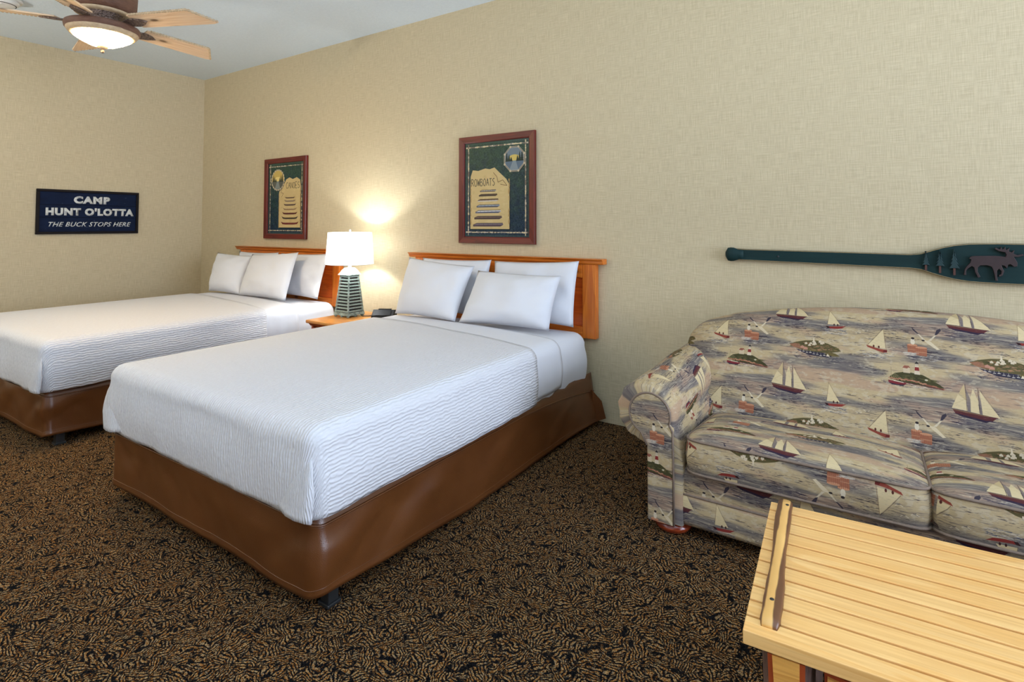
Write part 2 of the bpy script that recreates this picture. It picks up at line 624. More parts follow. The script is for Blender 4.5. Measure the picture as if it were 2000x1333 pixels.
def nautical_image():
    cv = Canvas(ART_W, ART_H, 1500, wrap=True)
    rng = np.random.default_rng(5)
    H, Wd = cv.H, cv.W
    a = fft_noise(rng, H, Wd, 700, 160)
    b = fft_noise(rng, H, Wd, 420, 60)
    s = fft_noise(rng, H, Wd, 170, 9, 1.2)
    s2 = fft_noise(rng, H, Wd, 60, 7, 1.0)
    p = fft_noise(rng, H, Wd, 500, 120)
    cl = fft_noise(rng, H, Wd, 60, 40, 1.2)
    cream, blue, pink, white, navy = [np.array(c, np.float32) / 255 for c in ((200, 180, 140), (132, 126, 122), (190, 158, 132), (210, 198, 172), (54, 48, 58))]

    def sm(x, lo, hi):
        t = np.clip((x - lo) / (hi - lo), 0, 1)
        return (t * t * (3 - 2 * t))[..., None]
    im = cream * (1 - sm(a, -0.4, 1.0)) + blue * sm(a, -0.4, 1.0)
    im = im * (1 - 0.75 * sm(p, 0.2, 1.3)) + pink * 0.75 * sm(p, 0.2, 1.3)
    im = im * (1 - 0.55 * sm(cl - a * 0.5, 0.6, 1.6)) + white * 0.55 * sm(cl - a * 0.5, 0.6, 1.6)
    im = im * (1 - 0.55 * sm(s + 0.6 * a, 0.5, 1.9)) + np.array((98, 90, 94), np.float32) / 255 * 0.55 * sm(s + 0.6 * a, 0.5, 1.9)
    im = im * (1 - 0.8 * sm(s2 * 0.6 + b * 0.7 + a * 0.4, 1.2, 2.1)) + navy * 0.8 * sm(s2 * 0.6 + b * 0.7 + a * 0.4, 1.2, 2.1)
    im = im * (1 - 0.5 * sm(-s + 0.3 * a, 1.2, 2.2)) + white * 0.5 * sm(-s + 0.3 * a, 1.2, 2.2)
    cv.a[:] = im
    R = random.Random(3)

    def water(cx, cy, w, h, n=60, dark=(50, 46, 78), foam=0.35):
        for _ in range(n):
            t = R.uniform(-1, 1)
            v = R.uniform(0, 1)
            x = cx + t * w / 2 * (1 - 0.3 * v)
            y = cy - v * h
            L = R.uniform(0.006, 0.03)
            k = (225, 218, 206) if R.random() < foam else dark
            cv.line((x - L / 2, y + R.uniform(-.001, .001)), (x + L / 2, y + R.uniform(-.001, .001)), R.uniform(.0008, .0022), k, 0.8, 0.0004)

    def T(cx, cy, pts, f=1.0, s=0.01):
        return [(cx + f * x * s, cy + y * s) for x, y in pts]
    sail, sail2, rope = (226, 208, 164), (206, 184, 138), (70, 55, 50)

    def schooner(cx, cy):
        water(cx, cy - .012, .18, .045, 90, (44, 38, 70), 0.15)
        cv.poly(T(cx, cy, [(-7, -.2), (-6.2, -1.6), (3.5, -2.9), (5.6, -2.6), (6.8, -1.3), (7.6, -.9), (4, -.9), (-3, -.3)]), (92, 40, 44))
        cv.poly(T(cx, cy, [(-6.5, -1.3), (3.5, -2.7), (5.5, -2.4), (3.5, -3.6), (-4.5, -2.3)]), (48, 36, 62))
        cv.poly(T(cx, cy, [(-7.2, .3), (-3, -.1), (4.5, -.8), (4.5, -1.2), (-3, -.6), (-7, -.2)]), (120, 84, 62))
        cv.poly(T(cx, cy, [(-7.4, .6), (-5, 6.6), (-2.4, 4.4), (-2.1, .1)]), sail)
        cv.poly(T(cx, cy, [(-4.6, 7.2), (-2.7, 11.2), (-2.3, 4.6)]), sail2)
        cv.poly(T(cx, cy, [(-1.2, .0), (-.9, 6), (.1, 9.8), (1.4, 5.0), (1.7, -.4)]), sail)
        cv.poly(T(cx, cy, [(2.6, -.5), (2.2, 9.4), (4.2, 5.4), (8.2, -1.0)]), sail)
        cv.poly(T(cx, cy, [(-2.1, .1), (-2.3, 9.6), (-1.0, 5), (-1.2, 0)]), (128, 116, 118), .8)
        cv.poly(T(cx, cy, [(1.7, -.4), (1.6, 8.6), (2.4, 5), (2.6, -.5)]), (128, 116, 118), .8)
        for x, h in ((-2.35, 11.4), (1.75, 10.2)):
            cv.line((cx + x * .01, cy), (cx + x * .01, cy + h * .01), .0014, rope)
        cv.line((cx + .024, cy + .094), (cx + .083, cy - .01), .0008, rope, .7)
        cv.line((cx + .03, cy + .02), (cx + .058, cy + .022), .0006, (170, 146, 104))
        cv.line((cx - .07, cy + .02), (cx - .025, cy + .05), .0006, (170, 146, 104))

    def redboat(cx, cy):
        water(cx, cy - .016, .12, .028, 90, (66, 74, 104), 0.5)
        cv.poly(T(cx, cy, [(-4.2, -.5), (-3.4, -1.6), (-.5, -1.6), (2.5, -1.2), (4.4, .1), (1, -.3), (-2, -.6)]), (146, 46, 38))
        cv.poly(T(cx, cy, [(-4.2, -.4), (-3.4, -1.6), (-2.4, -1.6), (-3, -.5)]), (56, 34, 38))
        cv.poly(T(cx, cy, [(-3.4, .4), (-2.6, 8.6), (-.6, 4.8), (1.9, .6)]), sail)
        cv.line((cx - .0345, cy), (cx - .026, cy + .092), .001, (120, 96, 70))
        cv.line((cx - .026, cy + .088), (cx + .02, cy + .006), .0007, rope, .8)
        for x in (-.6, .9):
            cv.ell((cx + x * .01, cy + .004), .003, .0055, (66, 36, 36))

    def sailboat(cx, cy):
        water(cx, cy - .018, .13, .03, 100, (70, 76, 104), 0.5)
        cv.poly(T(cx, cy, [(-4.8, 1.2), (-4.2, .2), (1.6, -1.9), (3.3, -1.6), (3.4, -.5), (0, -.1)]), (150, 62, 44))
        cv.poly(T(cx, cy, [(1.6, -1.9), (3.3, -1.6), (3.4, -.5), (2.1, -.6)]), (112, 36, 34))
        cv.poly(T(cx, cy, [(-4.0, 1.2), (2.1, 9.4), (2.7, .1)]), sail)
        cv.line((cx - .042, cy + .012), (cx + .021, cy + .099), .0009, rope)
        cv.line((cx + .021, cy + .099), (cx + .031, cy - .005), .0012, (150, 120, 80))
        for x, y in ((-1.8, .9), (.2, .7)):
            cv.ell((cx + x * .01, cy + y * .01), .0035, .006, (90, 44, 36))

    def lighthouse(cx, cy):
        water(cx, cy - .016, .25, .022, 110, (60, 50, 76), 0.2)
        top = [(-9, .2), (-7, 2.0), (-4, 2.8), (-1, 2.9), (3, 2.5), (6, .9), (9, -1), (10.4, -2.2), (8, -2.6), (2, -2.3), (-5, -1.6), (-9, -.8)]
        cv.poly(T(cx, cy, top), (74, 72, 42))
        for _ in range(60):
            x = R.uniform(-8, 8)
            y = R.uniform(-.6, 2.0) * (1 - abs(x) / 11)
            cv.ell((cx + x * .01, cy + y * .01), R.uniform(.003, .01), .002, R.choice([(96, 96, 52), (58, 56, 36), (112, 104, 60)]), .6)
        for k in range(26):
            x = -9 + k * .75
            y = -.4 - max(0, x + 2) * .18 + R.uniform(-.4, .2)
            cv.ell((cx + x * .01, cy + y * .01), R.uniform(.004, .007), .0035, R.choice([(176, 112, 86), (148, 86, 66), (192, 134, 104)]), .95)
        cv.path(T(cx, cy, [(-8, -1.6), (0, -1.9), (6, -2.5), (10, -2.7)]), .003, (84, 34, 40), .8)
        cv.poly(T(cx, cy, [(-3.9, 2.6), (-3.9, 4.9), (-1.4, 5.0), (-1.4, 2.6)]), (214, 196, 166))
        cv.poly(T(cx, cy, [(-4.2, 4.8), (-3.4, 5.9), (-1.8, 5.9), (-1.1, 4.9), (-2, 5.2), (-2.4, 4.6)]), (156, 92, 72))
        cv.poly(T(cx, cy, [(.1, 2.4), (.5, 6.2), (1.8, 6.2), (2.2, 2.4)]), (226, 212, 188))
        cv.poly(T(cx, cy, [(.3, 4.1), (.45, 5.7), (1.85, 5.7), (2.0, 4.1)]), (140, 36, 34))
        cv.poly(T(cx, cy, [(.55, 6.2), (.6, 7.2), (1.7, 7.2), (1.75, 6.2)]), (206, 194, 170))
        cv.poly(T(cx, cy, [(.35, 7.2), (1.15, 8.4), (1.95, 7.2)]), (56, 52, 50))
        cv.ell((cx + .043, cy + .004), .006, .004, (206, 198, 170))
        # moored boat with rigging in front of the island
        bx, by = cx - .072, cy - .016
        cv.poly(T(bx, by, [(-2.4, .2), (-2.2, -.9), (1, -1.4), (3.8, -1.2), (4.3, -.4), (0, -.1)]), (128, 34, 44))
        cv.poly(T(bx, by, [(-2.2, -.9), (1, -1.4), (3.8, -1.2), (3, -1.8), (-1, -1.7)]), (40, 32, 54))
        cv.poly(T(bx, by, [(-.6, .3), (3.0, -.1), (3.6, -.5), (-.4, -.1)]), (222, 210, 188))
        for k in range(8):
            cv.line((bx - .012, by + .045), (bx + (-.045 + k * .012), by + .004), .0008, (206, 196, 150), .8)
        cv.line((bx - .012, by), (bx - .012, by + .06), .0012, (150, 130, 96))

    def village(cx, cy):
        water(cx + .02, cy - .034, .26, .03, 120, (38, 40, 68), 0.12)
        cv.poly(T(cx, cy, [(-11, .6), (-8, 2), (-4, 3.1), (1, 3.6), (6, 2.4), (10, .6), (11.5, -.8), (6, -2.4), (0, -2.3), (-5, -1.9), (-9, -.8)]), (96, 88, 52))
        for _ in range(130):
            x = R.uniform(-10, 10)
            y = R.uniform(-1.9, 3.0) * (1 - abs(x) / 13)
            cv.ell((cx + x * .01, cy + y * .01), R.uniform(.003, .012), R.uniform(.0015, .003), R.choice([(120, 108, 60), (72, 68, 40), (170, 116, 84), (84, 82, 48), (186, 140, 104)]), .7)
        cv.poly(T(cx, cy, [(-11, .6), (-8, 1.4), (-6, .2), (-4, -1.6), (-9, -.8)]), (168, 112, 84), .8)
        for _ in range(12):
            x = R.uniform(-4, 6)
            y = R.uniform(.2, 2.8)
            cv.poly(T(cx + x * .01, cy + y * .01, [(-.6, 0), (-.6, .6), (0, 1.1), (.6, .6), (.6, 0)]), (222, 208, 182))
        cv.poly(T(cx, cy, [(-.6, 2.8), (-.2, 5.2), (.3, 2.8)]), (230, 218, 192))
        for x, y in ((-3.6, -1.6), (-5, -1.0)):
            cv.poly(T(cx + x * .01, cy + y * .01, [(-.9, 0), (-.9, .9), (0, 1.5), (.9, .9), (.9, 0)]), (196, 142, 118))
        cv.poly(T(cx, cy, [(-8, -1.6), (-4, -2.1), (4, -2.4), (9, -3.2), (6, -4.6), (-2, -4.2), (-6, -2.8)]), (34, 34, 60), .85)
        for k in range(9):
            x, y = -6 + k * 1.5, -2.6 - k * .18 + R.uniform(-.3, .3)
            cv.line((cx + (x - .5) * .01, cy + y * .01), (cx + (x + .5) * .01, cy + y * .01), .0025, (226, 218, 206))
            cv.line((cx + x * .01, cy + y * .01), (cx + x * .01, cy + (y + 1.1) * .01), .0009, (226, 218, 206))
        cv.poly(T(cx, cy, [(4.6, -3.0), (6.5, -1.7), (9.2, -2.2), (11, -3.4), (8, -3.7)]), (110, 98, 54))
        cv.poly(T(cx, cy, [(5.2, -4.0), (5.9, -2.6), (6.9, -4.0)]), (226, 214, 186))

    def posts(cx, cy):
        water(cx + .02, cy - .03, .15, .03, 110, (48, 46, 70), 0.4)
        for x, w, y0, y1 in ((-2.2, 1.9, -2.6, 1.0), (1.0, 2.1, -3.6, .1)):
            cv.poly(T(cx + x * .01, cy, [(-w, y1), (-w * .9, y0), (w * .9, y0 - .2), (w, y1)]), (172, 106, 76))
            cv.ell((cx + x * .01, cy + y1 * .01), w * .01, .005, (212, 150, 110))
            for k in range(7):
                xx = -w + 2 * w * k / 6
                cv.line((cx + (x + xx) * .01, cy + y1 * .01), (cx + (x + xx * .92) * .01, cy + y0 * .01), .0009, (140, 78, 54), .8)
            cv.line((cx + (x - w) * .01, cy + (y1 * .4 + y0 * .6) * .01), (cx + (x + w) * .01, cy + (y1 * .4 + y0 * .6) * .01), .0014, (224, 176, 132), .8)
        water(cx - .03, cy - .026, .05, .014, 40, (230, 222, 208), 1.0)
        # perched gull
        cv.ell((cx - .02, cy + .026), .008, .015, (232, 222, 200))
        cv.ell((cx - .019, cy + .042), .0062, .0048, (50, 42, 46))
        cv.line((cx - .021, cy + .006), (cx - .021, cy + .014), .001, (176, 96, 60))
        cv.line((cx - .016, cy + .006), (cx - .016, cy + .014), .001, (176, 96, 60))
        # flying gull
        gx, gy = cx + .032, cy + .034
        cv.poly(T(gx, gy, [(-1.2, .4), (1.2, .2), (4.6, -3.4), (3.4, -3.6), (.2, -1.0)]), (228, 214, 182))
        cv.poly(T(gx, gy, [(-.4, .4), (-2.8, 3.2), (-4.2, 4.2), (-3.0, 2.6), (-1.4, .4)]), (226, 214, 186))
        cv.poly(T(gx, gy, [(.6, .4), (2.8, 3.0), (4.4, 5.4), (3.6, 3.2), (1.6, .4)]), (226, 214, 186))
        cv.poly(T(gx, gy, [(-2.6, 2.9), (-5.4, 5.9), (-5.0, 4.6), (-3.6, 3.2)]), (64, 58, 72))
        cv.poly(T(gx, gy, [(2.9, 3.0), (3.6, 5.4), (5.0, 6.4), (5.2, 5.4), (3.8, 3.4)]), (64, 58, 72))
        cv.ell((gx - .013, gy + .002), .006, .0036, (48, 42, 46))

    def gulls(cx, cy):
        for x, y in ((0, 0), (.03, .012), (.045, -.022)):
            cv.path([(cx + x - .012, cy + y + .004), (cx + x, cy + y - .003), (cx + x + .012, cy + y + .005)], .0022, (228, 216, 188))
            cv.line((cx + x - .004, cy + y - .004), (cx + x + .006, cy + y - .001), .002, (60, 54, 62))

    Y = lambda v: ART_H * (1 - v)
    X = lambda u: ART_W * u
    village(X(.437), Y(.75))
    lighthouse(X(.0), Y(.02))
    posts(X(.03), Y(.62))
    schooner(X(.283), Y(.30))
    redboat(X(.568), Y(.43))
    sailboat(X(.814), Y(.68))
    gulls(X(.70), Y(.5))
    for _ in range(2600):
        x, y = R.uniform(0, ART_W), R.uniform(0, ART_H)
        L = R.uniform(.004, .02)
        cv.line((x, y), (x + L, y + R.uniform(-.0012, .0012)), .0007, R.choice([(70, 66, 90), (226, 214, 190), (110, 100, 116)]), .35, .0003)
    return cv.image('nautical_print')


LETTERS = {
    'A': [[(0, 0), (.5, 1), (1, 0)], [(.2, .4), (.8, .4)]],
    'B': [[(0, 0), (0, 1), (.7, .95), (.8, .75), (.6, .55), (0, .5)], [(.6, .55), (.95, .3), (.75, .03), (0, 0)]],
    'C': [[(.95, .85), (.6, 1), (.15, .8), (0, .45), (.2, .1), (.6, 0), (.95, .15)]],
    'E': [[(.9, 1), (0, 1), (0, 0), (.9, 0)], [(0, .5), (.7, .5)]],
    'N': [[(0, 0), (.05, 1), (.9, 0), (.95, 1)]],
    'O': [[(.5, 1), (.1, .8), (0, .4), (.25, .02), (.7, 0), (1, .45), (.85, .85), (.5, 1)]],
    'R': [[(0, 0), (0, 1), (.7, .95), (.85, .72), (.6, .5), (0, .45)], [(.4, .48), (.95, 0)]],
    'S': [[(.9, .88), (.5, 1), (.1, .8), (.25, .58), (.75, .45), (.9, .2), (.5, 0), (.05, .12)]],
    'T': [[(.5, 0), (.5, 1)], [(0, .97), (1, 1)]],
    'W': [[(0, 1), (.25, 0), (.5, .7), (.75, 0), (1, 1)]],
}


def poster_image(kind):
    """flat print, 1.0 unit = 1 cm, 54.7 x 67 cm (inside of the frame)"""
    w, h = 54.7, 67.0
    cv = Canvas(w, h, 11)
    R = random.Random(11 if kind == 'rowboats' else 12)
    cv.fill((34, 54, 50))
    rng = np.random.default_rng(3 if kind == 'rowboats' else 4)
    n1 = fft_noise(rng, cv.H, cv.W, 60, 60, 1.0)
    n2 = fft_noise(rng, cv.H, cv.W, 14, 14, .8)
    yy = np.linspace(0, 1, cv.H)[:, None]
    base_a = np.array((24, 44, 64), np.float32) / 255
    base_b = np.array((44, 70, 56), np.float32) / 255
    k = np.clip(yy + n1 * .12, 0, 1)[..., None]
    cv.a[:] = base_a * (1 - k) + base_b * k
    cv.a += (n2 * .035)[..., None]
    # pine needles
    for _ in range(900):
        x, y = R.uniform(2, w - 2), R.uniform(2, h - 2)
        a = R.uniform(0, 2 * PI)
        L = R.uniform(.6, 1.8)
        cv.line((x, y), (x + L * math.cos(a), y + L * math.sin(a)), .14, R.choice([(30, 62, 60), (20, 34, 44), (62, 92, 84), (40, 66, 92)]), .6, .04)
    # outer grey-green mat line and birch twig border
    for (p, q) in (((0, 0), (w, 0)), ((w, 0), (w, h)), ((w, h), (0, h)), ((0, h), (0, 0))):
        cv.line(p, q, 3.0, (66, 84, 78), .55)
    m = 3.2
    for p, q in (((m, 1), (m, h - 1)), ((w - m, 1), (w - m, h - 1)), ((1, m), (w - 1, m)), ((1, h - m), (w - 1, h - m))):
        n = 40
        for i in range(n):
            t0, t1 = i / n, (i + 1) / n
            a = (p[0] + (q[0] - p[0]) * t0 + R.uniform(-.15, .15), p[1] + (q[1] - p[1]) * t0 + R.uniform(-.15, .15))
            b = (p[0] + (q[0] - p[0]) * t1, p[1] + (q[1] - p[1]) * t1)
            cv.line(a, b, R.uniform(.7, 1.2), R.choice([(196, 182, 160), (150, 140, 126), (206, 188, 150), (120, 104, 92)]))
    par, par_d = (200, 176, 124), (168, 138, 88)
    if kind == 'rowboats':
        px0, px1, py0, py1 = 5.0, 38.5, 5.5, 45.0
        top = [(px1, 36), (36, 40), (33, 42.5), (30, 45), (26, 48.5), (22, 47.5), (18, 48.2), (12, 46.8), (7, 47.5), (5.2, 43)]
        word, wx, wy, cw, chh = 'ROWBOATS', 6.0, 36.0, 2.05, 5.0
        bx, span = 20.5, (7, 13)
        med = (42.5, 53.5, 8.6, 8.9, 8)
    else:
        px0, px1, py0, py1 = 17.0, 50.0, 6.0, 45
        top = [(px1, 44), (49, 50), (44, 52.5), (38, 51), (33, 52.8), (28, 51), (25, 47), (20, 42), (17.5, 40)]
        word, wx, wy, cw, chh = 'CANOES', 28.0, 42.5, 2.9, 5.6
        bx, span = 34.0, (7.5, 13.5)
        med = (15.0, 51.0, 9.8, 9.6, 20)
    cv.poly([(px0 + .6, py0 - .6), (px1 + .8, py0 - .6), (px1 + .8, 36)] + [(x + .7, y - .7) for x, y in top] + [(px0 + .5, 40)], (14, 22, 26), .7)
    cv.poly([(px0, py0), (px1, py0)] + top + [(px0, 38)], par)
    for _ in range(120):
        x, y = R.uniform(px0 + 2, px1 - 2), R.uniform(py0 + 1, 44)
        cv.ell((x, y), R.uniform(.6, 3), R.uniform(.4, 1.4), R.choice([(214, 192, 142), (184, 158, 106), (206, 180, 130)]), .3)
    for sx in (px0 + .3, px1 - .3):
        for _ in range(40):
            y = R.uniform(py0, 40)
            cv.ell((sx + R.uniform(-.3, .3), y), .5, R.uniform(.4, 1.4), par_d, .6)
    # curled parchment corner
    if kind == 'rowboats':
        cv.path([(25, 45), (28, 42), (29, 38), (33, 39.5), (36.5, 35.5), (31, 36.5)], .35, (92, 66, 38))
    else:
        cv.path([(22, 44), (20, 39), (24, 38), (21, 34.5)], .35, (92, 66, 38))
    # word
    for i, ch in enumerate(word):
        for stroke in LETTERS[ch]:
            pts = [(wx + i * (cw + .55) + x * cw + R.uniform(-.08, .08), wy + y * chh + R.uniform(-.2, .2)) for x, y in stroke]
            cv.path(pts, .42, (46, 48, 44))
    # seven boats
    cols = {'rowboats': [((176, 168, 156), (84, 74, 78)), ((92, 74, 58), (54, 44, 42)), ((118, 92, 68), (196, 190, 180)), ((150, 160, 170), (70, 74, 92)),
                         ((196, 196, 196), (74, 80, 104)), ((112, 92, 82), (70, 56, 56)), ((116, 104, 112), (78, 62, 72))],
            'canoes': [((120, 92, 70), (70, 48, 40)), ((178, 160, 138), (120, 100, 88)), ((120, 96, 80), (74, 54, 50)), ((196, 178, 140), (140, 110, 80)),
                       ((118, 74, 60), (84, 36, 32)), ((190, 160, 96), (60, 50, 44)), ((150, 110, 90), (110, 44, 40))]}[kind]
    ys = [32.4, 29.4, 25.8, 21.8, 17.8, 13.6, 8.6]
    for i, (c1, c2) in enumerate(cols):
        hw = span[0] + (span[1] - span[0]) * i / 6
        y, t = ys[i] + (1.5 if kind == 'canoes' else 0), .72 + .10 * i
        if kind == 'rowboats':
            cv.poly([(bx - hw, y - t), (bx + hw * .8, y - t), (bx + hw, y - .1), (bx + hw * .96, y + t * .8), (bx - hw * .75, y + t * .75), (bx - hw, y - .2)], c1)
            cv.poly([(bx - hw, y - t), (bx + hw * .8, y - t), (bx + hw, y - .1), (bx - hw, y - .3)], c2)
            cv.path([(bx - hw, y - .2), (bx - hw * .75, y + t * .75), (bx + hw * .96, y + t * .8)], .3, (44, 36, 36))
        else:
            cv.poly([(bx - hw, y + t * 1.1), (bx - hw * .82, y - t * .7), (bx - hw * .5, y - t), (bx + hw * .5, y - t), (bx + hw * .82, y - t * .7), (bx + hw, y + t * 1.1), (bx + hw * .7, y + t * .35), (bx - hw * .7, y + t * .35)], c2)
            cv.poly([(bx - hw * .9, y + t * .6), (bx - hw * .6, y + t * .1), (bx + hw * .6, y + t * .1), (bx + hw * .9, y + t * .6), (bx + hw * .6, y + t * .45), (bx - hw * .6, y + t * .45)], c1)
        for q in range(5):
            xx = bx - hw * .6 + q * hw * .3
            cv.line((xx, y - t * .4), (xx, y + t * .5), .18, (60, 50, 48), .7)
    # medallion: lake and pines in a twig ring
    mx, my, rx, ry, nseg = med
    ring = [(mx + rx * math.cos(2 * PI * k / nseg + PI / nseg), my + ry * math.sin(2 * PI * k / nseg + PI / nseg)) for k in range(nseg + 1)]
    cv.poly([(x + .8, y - .9) for x, y in ring], (12, 18, 20), .7)
    cv.poly(ring, (112, 126, 136) if kind == 'rowboats' else (196, 168, 92))
    clip = [(mx + (x - mx) * .98, my + (y - my) * .98) for x, y in ring]
    cv.ell((mx, my + .4), rx * .55, 2.6, (214, 186, 96) if kind == 'rowboats' else (228, 206, 132), .9)
    cv.poly([p if p[1] < my - 1.2 else (p[0], my - 1.2) for p in clip], (92, 108, 124) if kind == 'rowboats' else (90, 92, 84))
    cv.poly([(mx - rx * .5, my - ry * .9), (mx + rx * .4, my - ry * .9), (mx + 1.2, my - 1.2), (mx - 1.2, my - 1.2)], (150, 160, 160), .6)
    for x, hh in ((-.72, 7), (-.5, 5.2), (-.3, 3.2), (.72, 8), (.5, 7), (.3, 4.2)):
        tx, ty = mx + x * rx, my - 1.6
        hh *= .92
        for q in range(4):
            b0 = ty + hh * q / 4.6
            cv.poly([(tx - 1.4 * (1 - q / 5), b0), (tx + 1.4 * (1 - q / 5), b0), (tx, b0 + hh * .42)], (32, 46, 40))
    for a, b in zip(ring[:-1], ring[1:]):
        cv.line(a, b, 1.1, (176, 166, 146))
        cv.line(a, b, .4, (110, 100, 88))
    for x, y in ring[:-1]:
        cv.ell((x, y), .8, .8, (196, 180, 150))
    return cv.image('poster_' + kind)


M = {}
M['wall'] = mat_wallpaper()
M['ceiling'] = mat_ceiling()
M['carpet'] = mat_carpet()
M['pine'] = mat_wood('orange_pine', lin(222, 128, 42), lin(204, 104, 26), lin(158, 68, 14), 'x', 0.3, 0.05, (2.6, .01, 7))
M['pine_v'] = mat_wood('orange_pine_upright', lin(220, 126, 42), lin(202, 102, 26), lin(156, 66, 14), 'z', 0.3, 0.045, (7, .01, 2.6))
M['pine_panel'] = mat_wood('orange_pine_panel', lin(214, 98, 26), lin(196, 80, 18), lin(150, 48, 10), 'x', 0.3, 0.06, (3.0, .01, 6.0))
M['pine_top'] = mat_wood('nightstand_pine', lin(214, 150, 72), lin(194, 120, 46), lin(140, 76, 24), 'x', 0.3, 0.0)
M['pine_red'] = mat_wood('nightstand_front', lin(190, 92, 40), lin(166, 70, 26), lin(112, 42, 14), 'x', 0.3, 0.0)
M['sheet'] = mat_linen('white_sheet', (0.71, 0.715, 0.76))
M['pillow'] = mat_linen('white_pillowcase', (0.73, 0.735, 0.775))
M['coverlet'] = mat_linen('white_matelasse', (0.72, 0.72, 0.755), ripple=True)
M['leather'] = mat_leather()
M['dark_metal'] = plain('dark_steel', lin(58, 60, 62), 0.4, 0.6)
M['dark_wood'] = plain('dark_stained_wood', lin(40, 24, 18), 0.6)
M['frame'] = mat_wood('mahogany_frame', lin(112, 30, 18), lin(88, 18, 12), lin(44, 6, 6), 'x', 0.4, 0.0, coat=0.1)
M['frame_v'] = mat_wood('mahogany_frame_upright', lin(112, 30, 18), lin(88, 18, 12), lin(44, 6, 6), 'z', 0.4, 0.0, coat=0.1)
M['black'] = plain('black_plastic', lin(8, 9, 11), 0.5, spec=0.2)
M['glassy'] = plain('dark_display', lin(6, 8, 12), 0.4, spec=0.15)

# ------------------------------------------------------------------ the room
WT = 0.12
struct(box('floor', -WT, RX + WT, RY - WT, WT, -0.1, 0.0, M['carpet']))
struct(box('ceiling', -WT, RX + WT, RY - WT, WT, RH, RH + 0.1, M['ceiling']))
struct(box('wall_back', -WT, RX + WT, 0.0, WT, 0.0, RH, M['wall']))
struct(box('wall_left', -WT, 0.0, RY, 0.0, 0.0, RH, M['wall']))
b = bmesh.new()
box_bm(RX, RX + WT, RY, 0, 0, 0.15, bm=b)
box_bm(RX, RX + WT, RY, 0, 2.52, RH, bm=b)
box_bm(RX, RX + WT, RY, -3.85, 0.15, 2.52, bm=b)
box_bm(RX, RX + WT, -0.35, 0, 0.15, 2.52, bm=b)
struct(bmo('wall_right', b, M['wall']))
b = bmesh.new()
box_bm(0, RX, RY - WT, RY, 0, 0.45, bm=b)
box_bm(0, RX, RY - WT, RY, 2.62, RH, bm=b)
box_bm(0, 2.15, RY - WT, RY, 0.45, 2.62, bm=b)
box_bm(6.65, RX, RY - WT, RY, 0.45, 2.62, bm=b)
struct(bmo('wall_front', b, M['wall']))
M['white_trim'] = plain('white_window_trim', (0.8, 0.8, 0.78), 0.4)
tg = NT('window_glass')
tg.set((0.95, 0.98, 1.0), 0.02)
tg.b.inputs['Transmission Weight'].default_value = 1.0
M['glass'] = tg.m


def window(name, ax, p0, p1, z0, z1, pos, nm):
    w = bpy.data.objects.new(name, None)
    C.objects.link(w)
    w['kind'] = 'structure'
    f = bmesh.new()
    d0, d1 = pos - 0.03, pos + 0.03

    def bb(a0, a1, c0, c1):
        if ax == 'x':
            box_bm(d0, d1, a0, a1, c0, c1, bm=f)
        else:
            box_bm(a0, a1, d0, d1, c0, c1, bm=f)
    bb(p0, p1, z0, z0 + .07)
    bb(p0, p1, z1 - .07, z1)
    for k in range(nm + 1):
        c = p0 + (p1 - p0) * k / nm
        c = min(max(c, p0 + .035), p1 - .035)
        bb(c - .035, c + .035, z0 + .07, z1 - .07)
    bmo('window_frame', f, M['white_trim'], w)
    for k in range(nm):
        a0 = p0 + (p1 - p0) * k / nm + .035
        a1 = p0 + (p1 - p0) * (k + 1) / nm - .035
        if ax == 'x':
            box('pane', pos - .004, pos + .004, a0, a1, z0 + .07, z1 - .07, M['glass'], w)
        else:
            box('pane', a0, a1, pos - .004, pos + .004, z0 + .07, z1 - .07, M['glass'], w)


window('window_1', 'x', -3.85, -0.35, 0.15, 2.52, RX + 0.06, 3)
window('fill_window', 'y', 2.15, 6.65, 0.45, 2.62, RY - 0.06, 4)  # unseen window, put in for fill from behind the camera

# ------------------------------------------------------------------ beds


def outline(x0, x1, yf, yh, rc, closed=False, step=0.035):
    """plan outline from the head end of the left side round the foot to the head end of the right side: (point, normal)"""
    P = []

    def seg(a, b, n):
        L = math.hypot(b[0] - a[0], b[1] - a[1])
        k = max(2, int(L / step))
        for i in range(k):
            t = i / k
            P.append(((a[0] + (b[0] - a[0]) * t, a[1] + (b[1] - a[1]) * t), n))

    def arc(c, a0, a1, k=10):
        for i in range(k):
            a = a0 + (a1 - a0) * i / k
            P.append(((c[0] + rc * math.cos(a), c[1] + rc * math.sin(a)), (math.cos(a), math.sin(a))))
    if closed:
        seg((x0, yh - rc), (x0, yf + rc), (-1, 0))
    else:
        seg((x0, yh), (x0, yf + rc), (-1, 0))
    arc((x0 + rc, yf + rc), PI, 1.5 * PI)
    seg((x0 + rc, yf), (x1 - rc, yf), (0, -1))
    arc((x1 - rc, yf + rc), 1.5 * PI, 2 * PI)
    if closed:
        seg((x1, yf + rc), (x1, yh - rc), (1, 0))
        arc((x1 - rc, yh - rc), 0, PI / 2)
        seg((x1 - rc, yh), (x0 + rc, yh), (0, 1))
        arc((x0 + rc, yh - rc), PI / 2, PI)
    else:
        seg((x1, yf + rc), (x1, yh), (1, 0))
        P.append(((x1, yh), (1, 0)))
    return P


